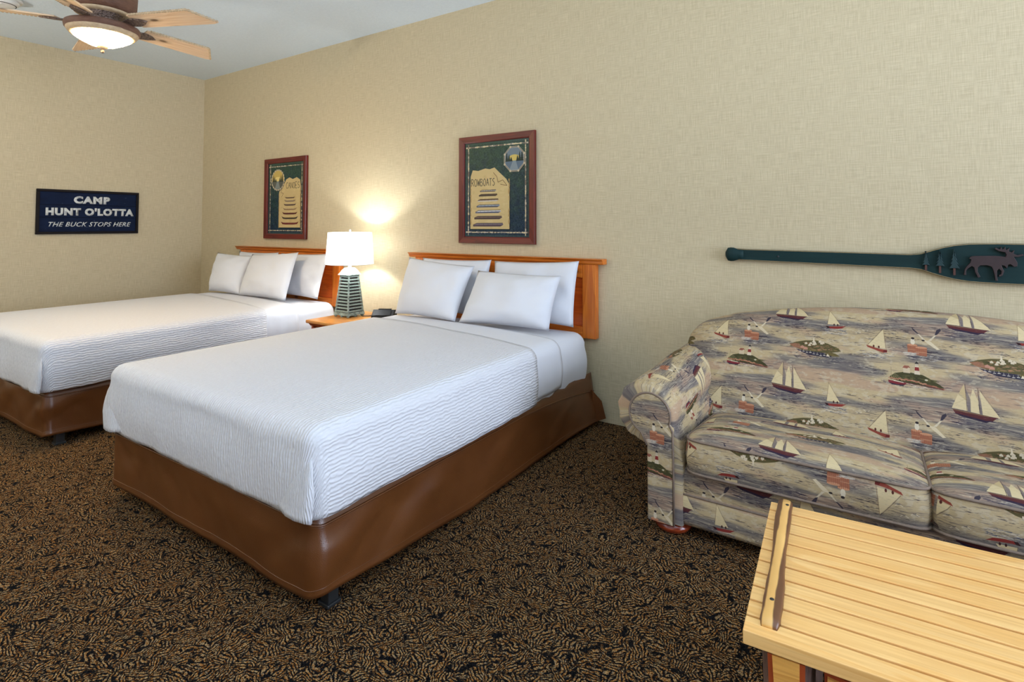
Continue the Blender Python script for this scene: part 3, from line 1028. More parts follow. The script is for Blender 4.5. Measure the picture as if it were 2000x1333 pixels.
def drape(name, mat, parent, x0, x1, yf, yh, ztop, zhem, rc, re, closed=False, crown=0.012, bulge=0.008, pleat=0.0, seed=0.0,
          wrinkle=0.004, rows=10, solid=0.006, uvscale=1.0, skew=0.0):
    O = outline(x0, x1, yf, yh, rc, closed)
    n = len(O)
    xc = (x0 + x1) / 2
    hw = (x1 - x0) / 2
    V, UV = [], []
    levels = []
    zs = ztop - re
    for j in range(rows + 1):
        t = j / rows
        levels.append(('w', t))
    for j in range(1, 7):
        levels.append(('r', j / 6))
    # arc length along the outline for corner pleats
    cum = [0.0]
    for i in range(1, n):
        cum.append(cum[-1] + math.hypot(O[i][0][0] - O[i - 1][0][0], O[i][0][1] - O[i - 1][0][1]))
    cornerR = next((cum[i] for i in range(n) if O[i][1][0] > 0.72 and O[i][0][1] < yf + rc * 1.01 + .001), None)
    cornerL = next((cum[i] for i in range(n) if O[i][1][1] < -0.72 and O[i][0][0] < xc), None)
    for kind, t in levels:
        for i in range(n):
            (px, py), (nx, ny) = O[i]
            hem = zhem(px, py) if callable(zhem) else zhem
            e = 0.0
            drop = 0.0
            if kind == 'w':
                z = hem + (zs - hem) * t
                e = bulge * math.sin(PI * min(1, t * 1.05)) + wrinkle * nz(px * 5 + seed, py * 5, z * 7 + seed) + wrinkle * 1.4 * (1 - t) * nz(px * 11 + seed, py * 11, seed)
                z += (1 - t) * 0.006 * nz(px * 6 + seed, py * 6, 3.3 + seed)
                drop = zs - z + re * PI / 2
                if pleat and cornerR is not None:
                    d = cum[i] - cornerR
                    if -0.13 < d <= 0.0:
                        e += pleat * (1 - t * .8) * (1 - (-d / 0.13)) ** .5 * (0.75 + .25 * math.sin(z * 70 + d * 40))
                    d = cornerL - cum[i]
                    if -0.13 < d <= 0.0:
                        e += pleat * (1 - t * .8) * (1 - (-d / 0.13)) ** .5
                x, y = px + nx * e, py + ny * e
            elif kind == 'r':
                a = t * PI / 2
                off = re * (1 - math.cos(a))
                z = zs + re * math.sin(a)
                x, y = px - nx * off, py - ny * off
                drop = re * (PI / 2 - a)
            V.append((x, y, z))
            if kind == 'r':
                UV.append(((px - nx * re + nx * drop) * uvscale, (py - ny * re + ny * drop) * uvscale))
            else:
                UV.append(((px - nx * re + nx * drop) * uvscale, (py - ny * re + ny * drop) * uvscale))
    top0 = len(V)
    if closed:
        ya, yb = yf + re, yh - re
    else:
        ya, yb = yf + re, yh
    gx = max(2, int((x1 - x0 - 2 * re) / .035))
    gy = max(2, int((yb - ya) / .035))
    for b_ in range(gy + 1):
        for a_ in range(gx + 1):
            x = x0 + re + (x1 - x0 - 2 * re) * a_ / gx
            y = ya + (yb - ya) * b_ / gy
            qx = max(0.0, 1 - abs((x - xc) / (hw - re)) ** 3)
            qy = max(0.0, 1 - max(0.0, (ya + .45 - y) / .45) ** 3)
            if closed:
                qy *= max(0.0, 1 - max(0.0, (y - (yb - .45)) / .45) ** 3)
            V.append((x, y, ztop + crown * qx * qy + .004 * qx * qy * nz(x * 3 + seed, y * 3, 9 + seed)))
            UV.append((x * uvscale, y * uvscale))
    if skew:
        V = [(x, y + skew * (x1 - x) / (x1 - x0) * max(0, (y - yf) / (yh - yf)) ** 4, z) for x, y, z in V]
    F = []
    m = len(levels)
    for j in range(m - 1):
        for i in range(n if closed else n - 1):
            i2 = (i + 1) % n
            F.append((j * n + i, j * n + i2, (j + 1) * n + i2, (j + 1) * n + i))
    for b_ in range(gy):
        for a_ in range(gx):
            q = top0 + b_ * (gx + 1) + a_
            F.append((q, q + 1, q + gx + 2, q + gx + 1))
    o = pyd(name, V, F, mat, parent, True, UV)
    bm = bmesh.new()
    bm.from_mesh(o.data)
    bmesh.ops.remove_doubles(bm, verts=bm.verts, dist=2e-4)
    bm.to_mesh(o.data)
    bm.free()
    o.data.shade_smooth()
    if solid:
        sm = o.modifiers.new('cloth_thickness', 'SOLIDIFY')
        sm.thickness = solid
        sm.offset = -1
    return o


def skirt_mesh(name, parent, x0, x1, yf, yh, seed, flap=True):
    rc = 0.04
    O = outline(x0, x1, yf, yh, rc, step=0.02)
    n = len(O)
    up_rows, rows = 3, 18
    cum = [0.0]
    for i in range(1, n):
        cum.append(cum[-1] + math.hypot(O[i][0][0] - O[i - 1][0][0], O[i][0][1] - O[i - 1][0][1]))
    V = []
    for j in range(up_rows + rows + 1):
        for i_, ((px, py), (nx, ny)) in enumerate(O):
            back = (py - yf) / (yh - yf)
            side = nx * nx
            ztop = 0.306
            zs = 0.272 + 0.006 * (1 - side) - 0.075 * side * max(0, (back - .55) / .45) ** 2
            zb = 0.056 * (1 - side) + side * (0.068 - 0.05 * min(1, back * 2.6) + 0.012 * max(0, (back - .6) / .4))
            if j <= up_rows:
                t = 0.0
                z = ztop + (zs - ztop) * j / up_rows
                e = -0.016 + 0.016 * j / up_rows
            else:
                t = (j - up_rows) / rows
                z = zs + (zb - zs) * t
                e = (0.008 * side if px > (x0 + x1) / 2 else -0.02 * side) * t
            wr = min(1.0, t * 3) * (1 - .55 * t ** 3)
            # slack panels: broad diagonal folds, and gathered folds that run from the foot corners
            along = cum[i_]
            e += wr * (0.019 * nz(along * 2.6 + z * 2.2 + seed, z * 2.0 - along, seed) + 0.006 * nz(along * 8 + z * 7, z * 3 + seed, seed + 2))
            fold = nz(along * 3.4 - z * 5.0 + seed * 2, seed, z * 1.5)
            e += wr * 0.028 * max(0, fold) ** 1.0
            for cx in (x0, x1):
                dc = math.hypot(px - cx, py - yf)
                e += wr * 0.007 * math.exp(-dc * 5) * math.sin((zs - z) * 34 - dc * 26) * (1 - .6 * t) * min(1, dc * 12)
            e += side * 0.03 * t * max(0, (back - .75) / .25)
            if t > .93:
                e += .003
            V.append((px + nx * e, py + ny * e, z))
    F = []
    for j in range(up_rows + rows):
        for i in range(n - 1):
            F.append((j * n + i, (j + 1) * n + i, (j + 1) * n + i + 1, j * n + i + 1))
    o = pyd(name, V, F, M['leather'], parent, True)
    sm = o.modifiers.new('cloth_thickness', 'SOLIDIFY')
    sm.thickness = 0.004
    sm.offset = -1
    box('cover_top', x0 + .02, x1 - .02, yf + .02, yh, 0.262, 0.280, M['leather'], parent, 0.006)
    pts = []
    for i in range(n):
        v = V[up_rows * n + i]
        nx, ny = O[i][1]
        pts.append((v[0] + nx * .002, v[1] + ny * .002, v[2]))
    tube('piping', pts, 0.0038, M['leather'], o, 6)
    hr = up_rows + rows - 2
    tube('hem_seam', [(V[hr * n + i][0] + O[i][1][0] * .0005, V[hr * n + i][1] + O[i][1][1] * .0005, V[hr * n + i][2]) for i in range(n)], 0.0013, M['leather'], o, 6)
    if flap:
        P = [(x1 + .015, yh - .05, .215), (x1 + .06, yh - .015, .15), (x1 + .085, yh - .01, .05), (x1 + .03, yh - .04, .03)]
        Q = [(x - .012, y + .006, z) for x, y, z in P]
        pyd('corner_flap', P + Q, [(0, 1, 2, 3), (7, 6, 5, 4), (0, 4, 5, 1), (1, 5, 6, 2), (2, 6, 7, 3), (3, 7, 4, 0)], M['leather'], parent)
    return o


def sheet_strip(name, mat, hw, y0, y1, ztop, zhem, re, seed, skew):
    """a band of sheet lying across the mattress and hanging down both sides"""
    prof = []
    zs = ztop - re
    for j in range(9):
        prof.append((-hw, zhem + (zs - zhem) * j / 8, 'w', j / 8))
    for j in range(1, 7):
        a = j / 6 * PI / 2
        prof.append((-hw + re * (1 - math.cos(a)), zs + re * math.sin(a), 't', 1))
    half = list(prof)
    inner = hw - re
    for j in range(1, 24):
        g = j / 24
        x = -inner + 2 * inner * g
        prof.append((x, ztop + .015 * (1 - (x / inner) ** 2) ** .8, 't', 1))
    prof += [(-x, z, k, t) for x, z, k, t in half[::-1]]
    ny = 14
    V, F = [], []
    for i in range(ny + 1):
        y = y0 + (y1 - y0) * i / ny
        for (x, z, k, t) in prof:
            e = 0.0
            if k == 'w':
                e = .010 * math.sin(PI * t) + .006 * nz(y * 26 + seed, z * 4, seed) * (1 - .5 * t)
                z = z + (1 - t) * (.008 * nz(y * 9, x, seed) + .03 * max(0, (i / ny) - .6))
            yy = y + skew * (hw - x) / (2 * hw)
            V.append((x + math.copysign(e, x), yy, z))
    m = len(prof)
    for i in range(ny):
        for q in range(m - 1):
            F.append((i * m + q, i * m + q + 1, (i + 1) * m + q + 1, (i + 1) * m + q))
    o = pyd(name, V, F, mat, None, True)
    sm = o.modifiers.new('cloth_thickness', 'SOLIDIFY')
    sm.thickness = .003
    return o


def pillow_mesh(name, corners, thick, label, group, seed, mat=None, back=0.6):
    """corners BL, BR, TR, TL (3D); the pillow bulges to the front of that quad"""
    BL, BR, TR, TL = [Vector(c) for c in corners]
    cen = (BL + BR + TR + TL) / 4
    nrm = ((BR + TR - BL - TL).cross(TL + TR - BL - BR)).normalized()
    nu, nv = 26, 20
    V, F = [], []
    for side in (1, -1):
        for j in range(nv + 1):
            for i in range(nu + 1):
                u, v = -1 + 2 * i / nu, -1 + 2 * j / nv
                pu = u * (1.03 - 0.04 * (1 - v * v) ** .8 * abs(u) ** 3)
                pv = v * (1.03 - 0.055 * (1 - u * u) ** .8 * abs(v) ** 3)
                a, b = (pu + 1) / 2, (pv + 1) / 2
                p = BL * (1 - a) * (1 - b) + BR * a * (1 - b) + TR * a * b + TL * (1 - a) * b
                th = (max(0, 1 - abs(u) ** 2.6) ** .62) * (max(0, 1 - abs(v) ** 2.6) ** .62)
                # filling sags towards the lower edge
                th *= (1.0 - 0.18 * v)
                edge = min(1 - abs(u), 1 - abs(v))
                w = 0.013 * nz(u * 2.2 + seed, v * 2.2, seed) + 0.010 * nz(u * 4 + v * 2 + seed, v * 3 - u, seed * 2) * (1 - edge)
                d = (thick * th + w * min(1, edge * 6)) if side == 1 else -(thick * back * th)
                V.append(p + nrm * d - cen)
    n1 = (nu + 1) * (nv + 1)
    for s in range(2):
        for j in range(nv):
            for i in range(nu):
                a = s * n1 + j * (nu + 1) + i
                f = (a, a + 1, a + nu + 2, a + nu + 1)
                F.append(f if s == 0 else f[::-1])
    me = bpy.data.meshes.new(name)
    me.from_pydata([tuple(v) for v in V], [], F)
    bm = bmesh.new()
    bm.from_mesh(me)
    bmesh.ops.remove_doubles(bm, verts=bm.verts, dist=0.0004)
    bm.to_mesh(me)
    bm.free()
    me.shade_smooth()
    o = link_mesh(name, me, mat or M['pillow'])
    o.location = cen
    tag(o, label, 'pillow', group)
    return o


def make_bed(cx, rz, label, seed, wx=1.0, hemlab=''):
    t = thing('bed', label[0], 'bed', (cx, 0, 0), rz, 'double beds against the long wall')
    hw = 0.71 * wx
    # mattress in its fitted sheet
    drape('mattress', M['sheet'], t, -hw + .018, hw - .018, -2.02, -0.075, 0.556, lambda x, y: 0.282, 0.08, 0.08, closed=True, crown=0.014, bulge=0.012,
          wrinkle=0.008, seed=seed, solid=0)
    s = skirt_mesh('box_spring_cover', t, -hw, hw, -2.045, -0.06, seed)
    box('bed_frame', -hw + .09, hw - .09, -1.92, -0.12, 0.07, 0.115, M['dark_wood'], t, 0.005)
    for (lx, ly) in ((-hw + .035, -1.965), (hw - .03, -1.965), (-hw + .05, -.2), (hw - .05, -.2)):
        b = bmesh.new()
        box_bm(lx - .02, lx + .02, ly - .02, ly + .02, 0.008, 0.256, 0.003, bm=b)
        box_bm(lx - .026, lx + .026, ly - .026, ly + .026, 0.0, 0.012, 0.003, bm=b)
        bmo('leg', b, M['dark_metal'], t)
    # flat sheet turned out below the pillows
    fs = sheet_strip('flat_sheet', M['sheet'], hw + .003, -.80, -.475, 0.5735, 0.312, 0.075, seed, .12)
    fs.location = (cx, 0, 0)
    fs.rotation_euler = (0, 0, rz)
    tag(fs, label[1], 'sheet', 'flat sheets turned out under the pillows')
    cv = drape('coverlet', M['coverlet'], None, -hw - .018, hw + .018, -2.070, -0.755, 0.580, lambda x, y: 0.300, 0.06, 0.06, crown=0.016, bulge=0.010,
               pleat=0.0, wrinkle=0.005, seed=seed + 2, rows=14, skew=0.22)
    # folded corner of the coverlet: the foot flap ends in a free edge that stands proud of the side drop
    xe, ye = hw + .018, -2.070
    for sg in (1, -1):
        V, UV, F = [], [], []
        nr, nc = 16, 9
        for i in range(nr + 1):
            tz = i / nr
            z = .303 + (.535 - .303) * tz
            edge = xe + .012 * math.sin(PI * min(1, (1 - tz) * 1.1)) * (1 - tz * .5) - .055 * tz ** 3 + .003 * nz(z * 40, sg, seed)
            inner = xe - .15 * (1 - tz) ** .8 - .045
            for j in range(nc + 1):
                f = j / nc
                x = inner + (edge - inner) * f
                y = ye - .009 - .010 * (1 - tz) * math.sin(PI * f) ** 1.0 + .016 * (1 - f) ** 3 - .004 * nz(x * 60, z * 18, seed) + .05 * tz ** 4 + max(0, x - xe + .01) * .6
                V.append((sg * x, y, z + (.012 * (1 - f) ** 2 + .006 * nz(x * 14, 2.0, seed)) * (1 - tz)))
                UV.append((sg * x + .35 * z * (1 if sg > 0 else -1) * f, z))
        for i in range(nr):
            for j in range(nc):
                f = (i * (nc + 1) + j, i * (nc + 1) + j + 1, (i + 1) * (nc + 1) + j + 1, (i + 1) * (nc + 1) + j)
                F.append(f if sg > 0 else f[::-1])
        fo = pyd('corner_fold', V, F, M['coverlet'], cv, True, UV)
        sm = fo.modifiers.new('cloth_thickness', 'SOLIDIFY')
        sm.thickness = .007
        sm.offset = -1
    cv.location = (cx, 0, 0)
    cv.rotation_euler = (0, 0, rz)
    tag(cv, label[2], 'bedspread', 'white coverlets on the beds')
    return t


BED2, BED1 = 3.965, 1.60
make_bed(BED2, 0.0, ('brown leather based double bed nearest the sofa', 'white sheet turned out under the pillows of the bed nearest the sofa',
                     'white ripple-quilted coverlet on the bed nearest the sofa'), 0.3)
make_bed(BED1, math.radians(1.0), ('brown leather based double bed near the left wall', 'white sheet turned out under the pillows of the bed near the left wall',
                                   'white ripple-quilted coverlet on the bed near the left wall'), 5.7, wx=1.05)

GP = 'white pillows on the beds'
ZB = 0.597
# bed by the sofa
pillow_mesh('pillow', ((4.01, -.20, ZB), (4.60, -.19, ZB), (4.60, -.115, .975), (3.99, -.115, .955)), 0.055, 'white pillow behind the front right pillow of the bed nearest the sofa', GP, 1.3)
pillow_mesh('pillow', ((3.36, -.20, ZB), (3.945, -.20, ZB), (3.945, -.115, .960), (3.345, -.115, .955)), 0.055, 'white pillow behind the front left pillow of the bed nearest the sofa', GP, 2.9)
pillow_mesh('pillow', ((3.94, -.43, ZB), (4.535, -.37, ZB), (4.555, -.26, .895), (3.955, -.255, .90)), 0.085, 'white pillow in front right on the bed nearest the sofa', GP, 4.1)
pillow_mesh('pillow', ((3.35, -.40, ZB), (3.893, -.43, ZB), (3.905, -.25, .925), (3.335, -.25, .965)), 0.085, 'white pillow in front left on the bed nearest the sofa', GP, 7.7)
# bed by the left wall
pillow_mesh('pillow', ((1.66, -.20, ZB), (2.29, -.24, ZB), (2.27, -.12, .955), (1.62, -.115, .94)), 0.055, 'white pillow behind, beside the lamp, on the bed near the left wall', GP, 9.1)
pillow_mesh('pillow', ((.98, -.20, ZB), (1.58, -.20, ZB), (1.56, -.115, .945), (.94, -.115, .94)), 0.055, 'white pillow behind the front left pillow of the bed near the left wall', GP, 11.2)
pillow_mesh('pillow', ((1.50, -.44, ZB), (2.15, -.44, ZB), (2.04, -.25, .965), (1.38, -.25, .93)), 0.085, 'white pillow in front right on the bed near the left wall', GP, 13.4)
pillow_mesh('pillow', ((.97, -.42, ZB), (1.49, -.43, ZB), (1.37, -.25, .915), (.80, -.25, .93)), 0.085, 'white pillow in front left on the bed near the left wall', GP, 15.6)


def make_headboard(cx, label):
    t = thing('headboard', label, 'headboard', (cx, 0, 0), 0, 'pine headboards on the long wall')
    hw = 0.745
    z0, z1 = 0.503, 0.959
    box('stile', -hw, -hw + .09, -.05, -.004, z0, z1, M['pine_v'], t, 0.004)
    box('stile', hw - .09, hw, -.05, -.004, z0, z1, M['pine_v'], t, 0.004)
    box('top_rail', -hw + .09, hw - .09, -.05, -.004, z1 - .085, z1, M['pine'], t, 0.004)
    box('bottom_rail', -hw + .09, hw - .09, -.05, -.004, z0, z0 + .07, M['pine'], t, 0.004)
    box('panel', -hw + .085, hw - .085, -.034, -.006, z0 + .06, z1 - .075, M['pine_panel'], t)
    cap = [(-.004, z1), (-.055, z1), (-.062, z1 + .008), (-.066, z1 + .02), (-.078, z1 + .03), (-.08, z1 + .034), (-.004, z1 + .034)]
    prism('cap_moulding', cap, -hw - .055, hw + .055, M['pine'], t, plane='yz', bev=0.003)
    return t


make_headboard(3.943, 'orange pine headboard with moulded cap behind the bed nearest the sofa')
make_headboard(1.583, 'orange pine headboard with moulded cap behind the bed near the left wall')

# ------------------------------------------------------------------ nightstand, lamp, clock
t = thing('nightstand', 'orange pine nightstand between the two beds', 'nightstand', (2.86, -.29, 0))
box('top', -.275, .265, -.275, .255, .475, .50, M['pine_top'], t, 0.008, 3)
prism('top_moulding', [(-.262, .475), (-.25, .462), (-.245, .455), (.245, .455), (.245, .475)], -.255, .25, M['pine_red'], t, plane='yz')
box('side_panel', -.25, -.23, -.24, .245, .02, .456, M['pine_red'], t, 0.002)
box('side_panel', .225, .245, -.24, .245, .02, .456, M['pine_red'], t, 0.002)
box('back_panel', -.23, .225, .225, .245, .05, .456, M['pine_red'], t)
box('shelf', -.23, .225, -.22, .225, .06, .08, M['pine_red'], t)
box('plinth', -.25, .245, -.235, -.215, .0, .06, M['pine_red'], t)
d = box('drawer', -.226, .222, -.25, -.225, .28, .445, M['pine_red'], t, 0.004)
lathe('knob', [(.006, 0), (.006, .012), (.015, .018), (.016, .026), (.008, .032), (0, .033)], M['dark_wood'], d, 16, loc=(0, -.25, .362), rot=(PI / 2, 0, 0))
d = box('door', -.226, .222, -.25, -.225, .085, .27, M['pine_red'], t, 0.004)
lathe('knob', [(.006, 0), (.006, .012), (.015, .018), (.016, .026), (.008, .032), (0, .033)], M['dark_wood'], d, 16, loc=(.17, -.25, .18), rot=(PI / 2, 0, 0))

LX, LY, LZ = 2.717, -.268, .50
vg = NT('weathered_verdigris')
vn = vg.noise(vg.coord(), 45, 4, 0.65)
vn2 = vg.noise(vg.mapping(vg.coord(), (1, 1, .3)), 90, 2)
vc = vg.mix(vg.ramp(vn, [(0.38, 0.0), (0.62, 1.0)]), lin(104, 118, 112), lin(158, 176, 168))
vc = vg.mix(vg.ramp(vn2, [(0.58, 0.0), (0.75, 0.6)]), vc, lin(96, 72, 58))
M['verdigris'] = vg.set(vc, 0.7)
vg.bump(vn, 0.4, 0.003)
M['lamp_dark'] = plain('dark_slot', lin(50, 46, 44), 0.8)
t = thing('table_lamp', 'grey-green slatted obelisk lamp with white shade on nightstand', 'lamp', (LX, LY, LZ))
A0, A1, T0, T1 = 0.074, 0.047, 0.034, 0.318


def frustum(a0, a1, z0, z1):
    V = [(sx * a0, sy * a0, z0) for sx, sy in ((-1, -1), (1, -1), (1, 1), (-1, 1))] + [(sx * a1, sy * a1, z1) for sx, sy in ((-1, -1), (1, -1), (1, 1), (-1, 1))]
    return V, [(3, 2, 1, 0), (4, 5, 6, 7), (0, 1, 5, 4), (1, 2, 6, 5), (2, 3, 7, 6), (3, 0, 4, 7)]


V, F = frustum(A0 - .008, A1 - .008, T0, T1)
pyd('core', V, F, M['lamp_dark'], t)
V, F = frustum(.083, .078, .014, .036)
pyd('base_plate', V, F, M['verdigris'], t)
for sx, sy in ((-1, -1), (1, -1), (1, 1), (-1, 1), (0, -1), (1, 0)):
    lathe('foot', [(.006, 0), (.011, .003), (.012, .009), (.007, .015)], M['verdigris'], t, 12, cx=sx * .07, cy=sy * .07)
for sx, sy in ((-1, -1), (1, -1), (1, 1), (-1, 1)):
    a, c = Vector((sx * (A0 - .002), sy * (A0 - .002), T0)), Vector((sx * (A1 - .002), sy * (A1 - .002), T1))
    tube('corner_post', [a, c], 0.0075, M['verdigris'], t, 6, smooth=False)
NS = 12
sl_me = None
for face in range(4):
    for k in range(NS):
        zf = (k + .5) / NS
        z = T0 + (T1 - T0) * zf
        half = A0 + (A1 - A0) * zf
        if sl_me is None:
            b = box_bm(-1, 1, -.006, .004, -.0085, .0085, 0)
            for v in b.verts:
                if v.co.z < 0:
                    v.co.y -= .005
                v.co.x *= 1
            sl_me = bpy.data.meshes.new('slat')
            b.to_mesh(sl_me)
            b.free()
            sl_me.materials.append(M['verdigris'])
        o = bpy.data.objects.new('slat', sl_me)
        C.objects.link(o)
        o.parent = t
        o.rotation_euler = (0, 0, face * PI / 2)
        o.location = (math.sin(face * PI / 2) * (half - .004), -math.cos(face * PI / 2) * (half - .004), z)
        o.scale = (half - .005, 1, 0.62)
V, F = frustum(.062, .058, .316, .326)
pyd('eave', V, F, M['verdigris'], t)
prof = [(.056, .326), (.05, .335), (.042, .352), (.03, .366), (.0285, .37)]
V, F = [], []
for a, z in prof:
    V += [(-a, -a, z), (a, -a, z), (a, a, z), (-a, a, z)]
for j in range(len(prof) - 1):
    for k in range(4):
        F.append((j * 4 + k, j * 4 + (k + 1) % 4, (j + 1) * 4 + (k + 1) % 4, (j + 1) * 4 + k))
F.append((16, 17, 18, 19))
M['lamp_white'] = plain('pale_lamp_cap', (0.72, 0.74, 0.73), 0.5, var=0.05)
pyd('cap', V, F, M['lamp_white'], t)
lathe('neck', [(.013, .37), (.013, .40), (.018, .402), (.018, .44), (.008, .442), (.008, .47)], M['lamp_white'], t, 20)
b = bmesh.new()
sh = NT('lamp_shade_fabric')
sh.t.nodes.remove(sh.b)
tr = sh.n('ShaderNodeBsdfTranslucent')
df = sh.n('ShaderNodeBsdfDiffuse')
wv = sh.noise(sh.mapping(sh.coord(), (1, 1, 1)), 300, 1)
shc = sh.mix(wv, (0.86, 0.85, 0.82), (0.92, 0.92, 0.90))
sh.l(shc, tr.inputs[0])
sh.l(shc, df.inputs[0])
mx = sh.n('ShaderNodeMixShader')
mx.inputs[0].default_value = 0.74
sh.l(tr.outputs[0], mx.inputs[1])
sh.l(df.outputs[0], mx.inputs[2])
sh.l(mx.outputs[0], sh.t.nodes['Material Output'].inputs[0])
V, F = [], []
n = 48
for (r, z) in ((.181, .40), (.165, .643)):
    for k in range(n):
        a = 2 * PI * k / n
        V.append((r * math.cos(a), r * math.sin(a), z))
F = [(k, (k + 1) % n, n + (k + 1) % n, n + k) for k in range(n)]
shade = pyd('shade', V, F, sh.m, t, True)
for nm, r, z in (('shade_ring', .181, .40), ('shade_ring', .165, .643)):
    tube(nm, [(r * math.cos(2 * PI * k / n), r * math.sin(2 * PI * k / n), z) for k in range(n)], .0022, M['lamp_white'], shade, 6, closed=True)
M['bulb'] = plain('frosted_bulb', (0.9, 0.9, 0.88), 0.3)
tube('shade_spider', [(-.165, 0, .637), (0, 0, .632), (.165, 0, .637)], .0015, M['dark_metal'], t, 6)
lathe('finial', [(.003, .63), (.003, .65), (.008, .655), (.006, .664), (0, .668)], M['lamp_white'], t, 12)
tube('cord', [(.07, .05, .01), (.11, .03, .004), (.15, .06, .004), (.17, .13, .004), (.15, .22, .004), (.10, .235, .003)], .003, M['dark_wood'], t, 6)
ld = bpy.data.lights.new('lamp_bulb', 'POINT')
ld.energy = 15
ld.color = (0.93, 0.97, 1.0)
ld.shadow_soft_size = 0.028
lo = bpy.data.objects.new('lamp_bulb', ld)
C.objects.link(lo)
lo.parent = t
lo.location = (0, 0, .53)

t = thing('alarm_clock', 'small black wedge-shaped alarm clock on nightstand beside the lamp', 'clock', (2.985, -.16, .50), math.radians(30))
prism('body', [(-.055, 0), (.05, 0), (.055, .012), (.04, .05), (.0, .056), (-.05, .02), (-.058, .008)], -.085, .085, M['black'], t, plane='yz', bev=0.004)
pyd('display', [(-.06, -.0515, .0205), (.06, -.0515, .0205), (.06, -.006, .0535), (-.06, -.006, .0535)], [(0, 1, 2, 3)], M['glassy'], t, loc=(0, -.0012, .0016))
box('snooze_bar', -.05, .05, .012, .03, .052, .060, M['glassy'], t, 0.002)

# ------------------------------------------------------------------ pictures, sign, paddle


def make_picture(x0, kind, label):
    w, h, z0 = 0.642, 0.764, 1.071
    t = thing('framed_print', label, 'picture', (x0 + w / 2, 0, z0 + h / 2), 0, 'framed boat prints on the long wall')
    fw = 0.0475
    a, c = w / 2, h / 2
    pr = [(-.004), (-.028)]

    def rail(pts, mat, name):
        V = []
        for (x, z), (dep) in pts:
            V.append((x, dep, z))
        o = bmesh.new()
        vs = [o.verts.new(v) for v in V]
        n = len(vs) // 2
        # two end profiles of n points each
        for i in range(n):
            o.faces.new((vs[i], vs[(i + 1) % n], vs[n + (i + 1) % n], vs[n + i]))
        o.faces.new(vs[:n])
        o.faces.new(vs[n:][::-1])
        bmo(name, o, mat, t)
    # profile from outer edge (s=0) to inner edge (s=1): depth steps
    prof = [(0, -.003), (0, -.024), (.06, -.030), (.85, -.026), (1.0, -.020), (1.0, -.003)]
    for sx, sz in ((0, 1), (0, -1), (1, 0), (-1, 0)):
        ends = []
        for e in (-1, 1):
            for s, dep in prof:
                if sx == 0:
                    ends.append(((e * (a - fw * s), sz * (c - fw * s)), dep))
                else:
                    ends.append(((sx * (a - fw * s), e * (c - fw * s)), dep))
        rail(ends, M['frame'] if sx == 0 else M['frame_v'], 'frame_rail')
    ia, ic = a - fw + .001, c - fw + .001
    t_ = NT('poster_print_' + kind)
    it = t_.n('ShaderNodeTexImage')
    it.image = poster_image(kind)
    t_.l(t_.coord('UV'), it.inputs['Vector'])
    t_.set(it.outputs[0], 0.5, 0, 0.15)
    t_.b.inputs['Coat Weight'].default_value = 0.25
    t_.b.inputs['Coat Roughness'].default_value = 0.03
    V = [(-ia, -.012, -ic), (ia, -.012, -ic), (ia, -.012, ic), (-ia, -.012, ic), (-ia, -.004, -ic), (ia, -.004, -ic), (ia, -.004, ic), (-ia, -.004, ic)]
    pyd('print', V, [(0, 1, 2, 3), (7, 6, 5, 4), (0, 4, 5, 1), (1, 5, 6, 2), (2, 6, 7, 3), (3, 7, 4, 0)], t_.m, t,
        uv=[(0, 0), (1, 0), (1, 1), (0, 1)] * 2)
    return t


make_picture(1.189, 'canoes', 'framed print of seven canoes above the bed near the left wall')
make_picture(3.599, 'rowboats', 'framed print of seven rowboats above the bed nearest the sofa')

sg = NT('navy_painted_board')
sco = sg.coord()
s1 = sg.noise(sg.mapping(sco, (20, 4, 60)), 1, 3, 0.6)
s2 = sg.noise(sg.mapping(sco, (6, 6, 14)), 1, 3, 0.6)
scol = sg.mix(s2, lin(8, 14, 34), lin(24, 40, 72))
scol = sg.mix(sg.ramp(s1, [(0.66, 0.0), (0.8, 0.45)]), scol, lin(120, 140, 170))
M['sign'] = sg.set(scol, 0.75, 0, 0.15)
sg.bump(s1, 0.3, 0.002)
M['sign_frame'] = plain('black_brown_frame', lin(20, 13, 13), 0.6, var=0.5, nscale=12, spec=0.2)
lt = NT('off_white_paint')
ln = lt.noise(lt.coord(), 40, 3, 0.7)
M['letters'] = lt.set(lt.mix(lt.ramp(ln, [(0.30, 0.0), (0.42, 1.0)]), lin(120, 130, 150), lin(214, 216, 212)), 0.7)

SY0, SY1, SZ0, SZ1 = -1.426, -.629, 1.119, 1.52
sw, sh_ = SY1 - SY0, SZ1 - SZ0
# built facing -y in local space, then turned to face +x
t = thing('camp_sign', 'navy wooden camp sign with white lettering on left wall', 'sign', (0, (SY0 + SY1) / 2, (SZ0 + SZ1) / 2), PI / 2)
a, c = sw / 2, sh_ / 2
fw = .022
for i, (z0, z1) in enumerate(((-c + fw, -.052), (-.049, .062), (.065, c - fw))):
    box('plank', -a + fw, a - fw, -.016 - .001 * (i % 2), -.003, z0, z1, M['sign'], t, 0.0015)
box('backing', -a + .005, a - .005, -.006, -.001, -c + .005, c - .005, M['sign_frame'], t)
box('frame_rail', -a, a, -.027, -.002, c - fw, c, M['sign_frame'], t, 0.003)
box('frame_rail', -a, a, -.027, -.002, -c, -c + fw, M['sign_frame'], t, 0.003)
box('frame_rail', -a, -a + fw, -.027, -.002, -c + fw, c - fw, M['sign_frame'], t, 0.003)
box('frame_rail', a - fw, a, -.027, -.002, -c + fw, c - fw, M['sign_frame'], t, 0.003)


